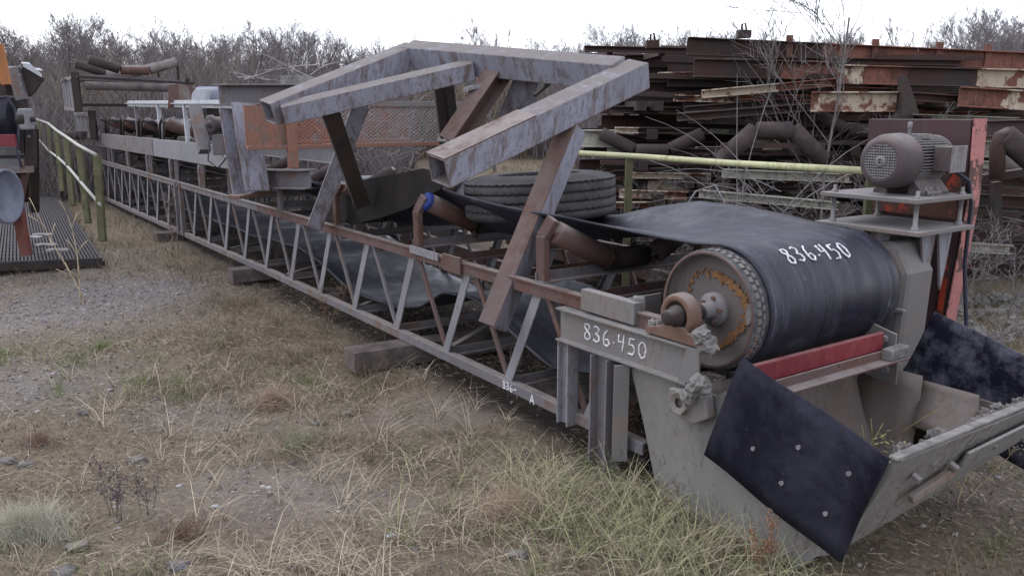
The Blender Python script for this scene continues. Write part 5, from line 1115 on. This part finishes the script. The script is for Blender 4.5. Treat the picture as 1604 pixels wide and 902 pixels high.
stalk(350, 395, [.3, .25], 'low grey weed under the lattice beside the stalks', seedm, 6, .0, .003, 12)
# leaves of the small weed growing in the chute
lw = MB()
for k in range(22):
    c = L(-1.08+random.uniform(-.06, .06), .42+random.uniform(-.11, .11), .38+random.uniform(0, .05)); a = random.uniform(0, 6.28); d = V(math.cos(a), math.sin(a), .35)*.026; s = V(-math.sin(a), math.cos(a), 0)*.006
    lw.add([c, c+d*.5+s, c+d, c+d*.5-s], [(0, 1, 2, 3)]); 
for k in range(4):
    c = L(-1.05, .45+random.uniform(-.2, .2), .25); lw.tube([c, c+V(random.uniform(-.05, .05), 0, .14), c+V(random.uniform(-.12, .12), 0, .24)], .0018, 4)
tag(lw.build('weed', plain('weed_leaf', (.09, .11, .035), (.24, .22, .10), 40, .8, 0), None, recalc=False), 'small green-yellow weed growing inside the chute', 'weed')
# ---------------------------------------------------------------- stones and gravel
ico = bmesh.new(); bmesh.ops.create_icosphere(ico, subdivisions=1, radius=1); IV = np.array([v.co[:] for v in ico.verts]); IF = np.array([[v.index for v in f.verts] for f in ico.faces]); ico.free()
def scatter(x, y, r, name, label, flat=.6, pale=.5):
    n = len(x); m = len(IV); a = rng.uniform(0, 6.28, n); sx = r*rng.uniform(.7, 1.35, n); sy = r*rng.uniform(.6, 1.1, n); sz = r*flat*rng.uniform(.6, 1.1, n)
    jit = 1+rng.uniform(-.16, .16, (n, m, 1)); P = IV[None]*jit; P = P*np.stack([sx, sy, sz], -1)[:, None]
    c, s = np.cos(a)[:, None], np.sin(a)[:, None]; Q = np.stack([P[..., 0]*c-P[..., 1]*s+x[:, None], P[..., 0]*s+P[..., 1]*c+y[:, None], P[..., 2]+(gh_fine(x, y)+sz*.25)[:, None]], -1)
    F_ = (IF[None]+(np.arange(n)*m)[:, None, None]).reshape(-1, 3)
    g = rng.random((n, 1))**1.6; hue = rng.random((n, 1)); col = np.array([.11, .10, .10])*(1-g)+np.array([.36, .335, .33])*g*1.0; col = col*(1+np.array([.12, 0, -.14])*(hue-.4))
    o = mesh_np(name, Q.reshape(-1, 3), F_, M['stone'], np.repeat(col, m, 0), True); tag(o, label, 'gravel', kind='stuff')
x = rng.uniform(-6, 4, 150000); y = rng.uniform(2.4, 9, 150000); k = rng.random(len(x)) < np.clip(gravel_d(x, y)*.55+.02, 0, 1); x, y = x[k], y[k]
scatter(x, y, rng.gamma(3, .0022, len(x)).clip(.0018, .018), 'gravel', 'loose gravel and pebbles scattered over the bare soil')
SG = 'stones lying in the yard'
for i, (px, py, r, c_, lb) in enumerate([(337, 784, .013, 'white', 'small bright white stone in the left foreground'), (213, 710, .035, 'concrete', 'pale flat stone between the dark weeds and the gravel'), (120, 850, .035, 'worn', 'tan flat stone in the lower left foreground'), (100, 893, .035, 'concrete', 'grey-white stone at the bottom edge'), (280, 884, .03, 'blue', 'dark bluish stone near the bottom left'), (500, 655, .03, 'concrete', 'pale stone near the timber end'), (12, 712, .03, 'concrete', 'pale stone at the left edge among red weeds'), (40, 716, .03, 'concrete', 'second pale stone just right of the one at the left edge'), (613, 838, .014, 'white', 'little white pebble in the centre foreground'), (810, 865, .03, 'concrete', 'rounded stone half hidden in the straw, centre bottom'), (130, 640, .028, 'concrete', 'rounded grey pebble at the edge of the gravel'), (545, 640, .03, 'worn', 'brown stone near the end of the timber')]):
    g = Gz(px, py); cr = crumb((0, 0, 0), r, i*5+1); cr.v = [(a*1.3+g.x, b+g.y, c*.6+float(gh_fine(g.x, g.y))+r*.2) for a, b, c in cr.v]; cr.sm = [True]*len(cr.sm)
    o = cr.build('stone', M[c_], None, recalc=False); tag(o, lb, 'stone', SG)
rub = MB()
x = rng.uniform(0, 1, 260); 
for k in range(150):
    p = Gz(random.uniform(1480, 1600), random.uniform(470, 545)); m_ = random.uniform(.02, .07); c2 = crumb((p.x, p.y, m_*.4), m_, k*2.2) if k % 2 else None
    if c2: rub.add(c2.v, c2.f)
tag(rub.build('broken_concrete', M['concrete'], None, recalc=False), 'broken pale concrete rubble on the ground behind the right rubber flap', 'rubble', kind='stuff')
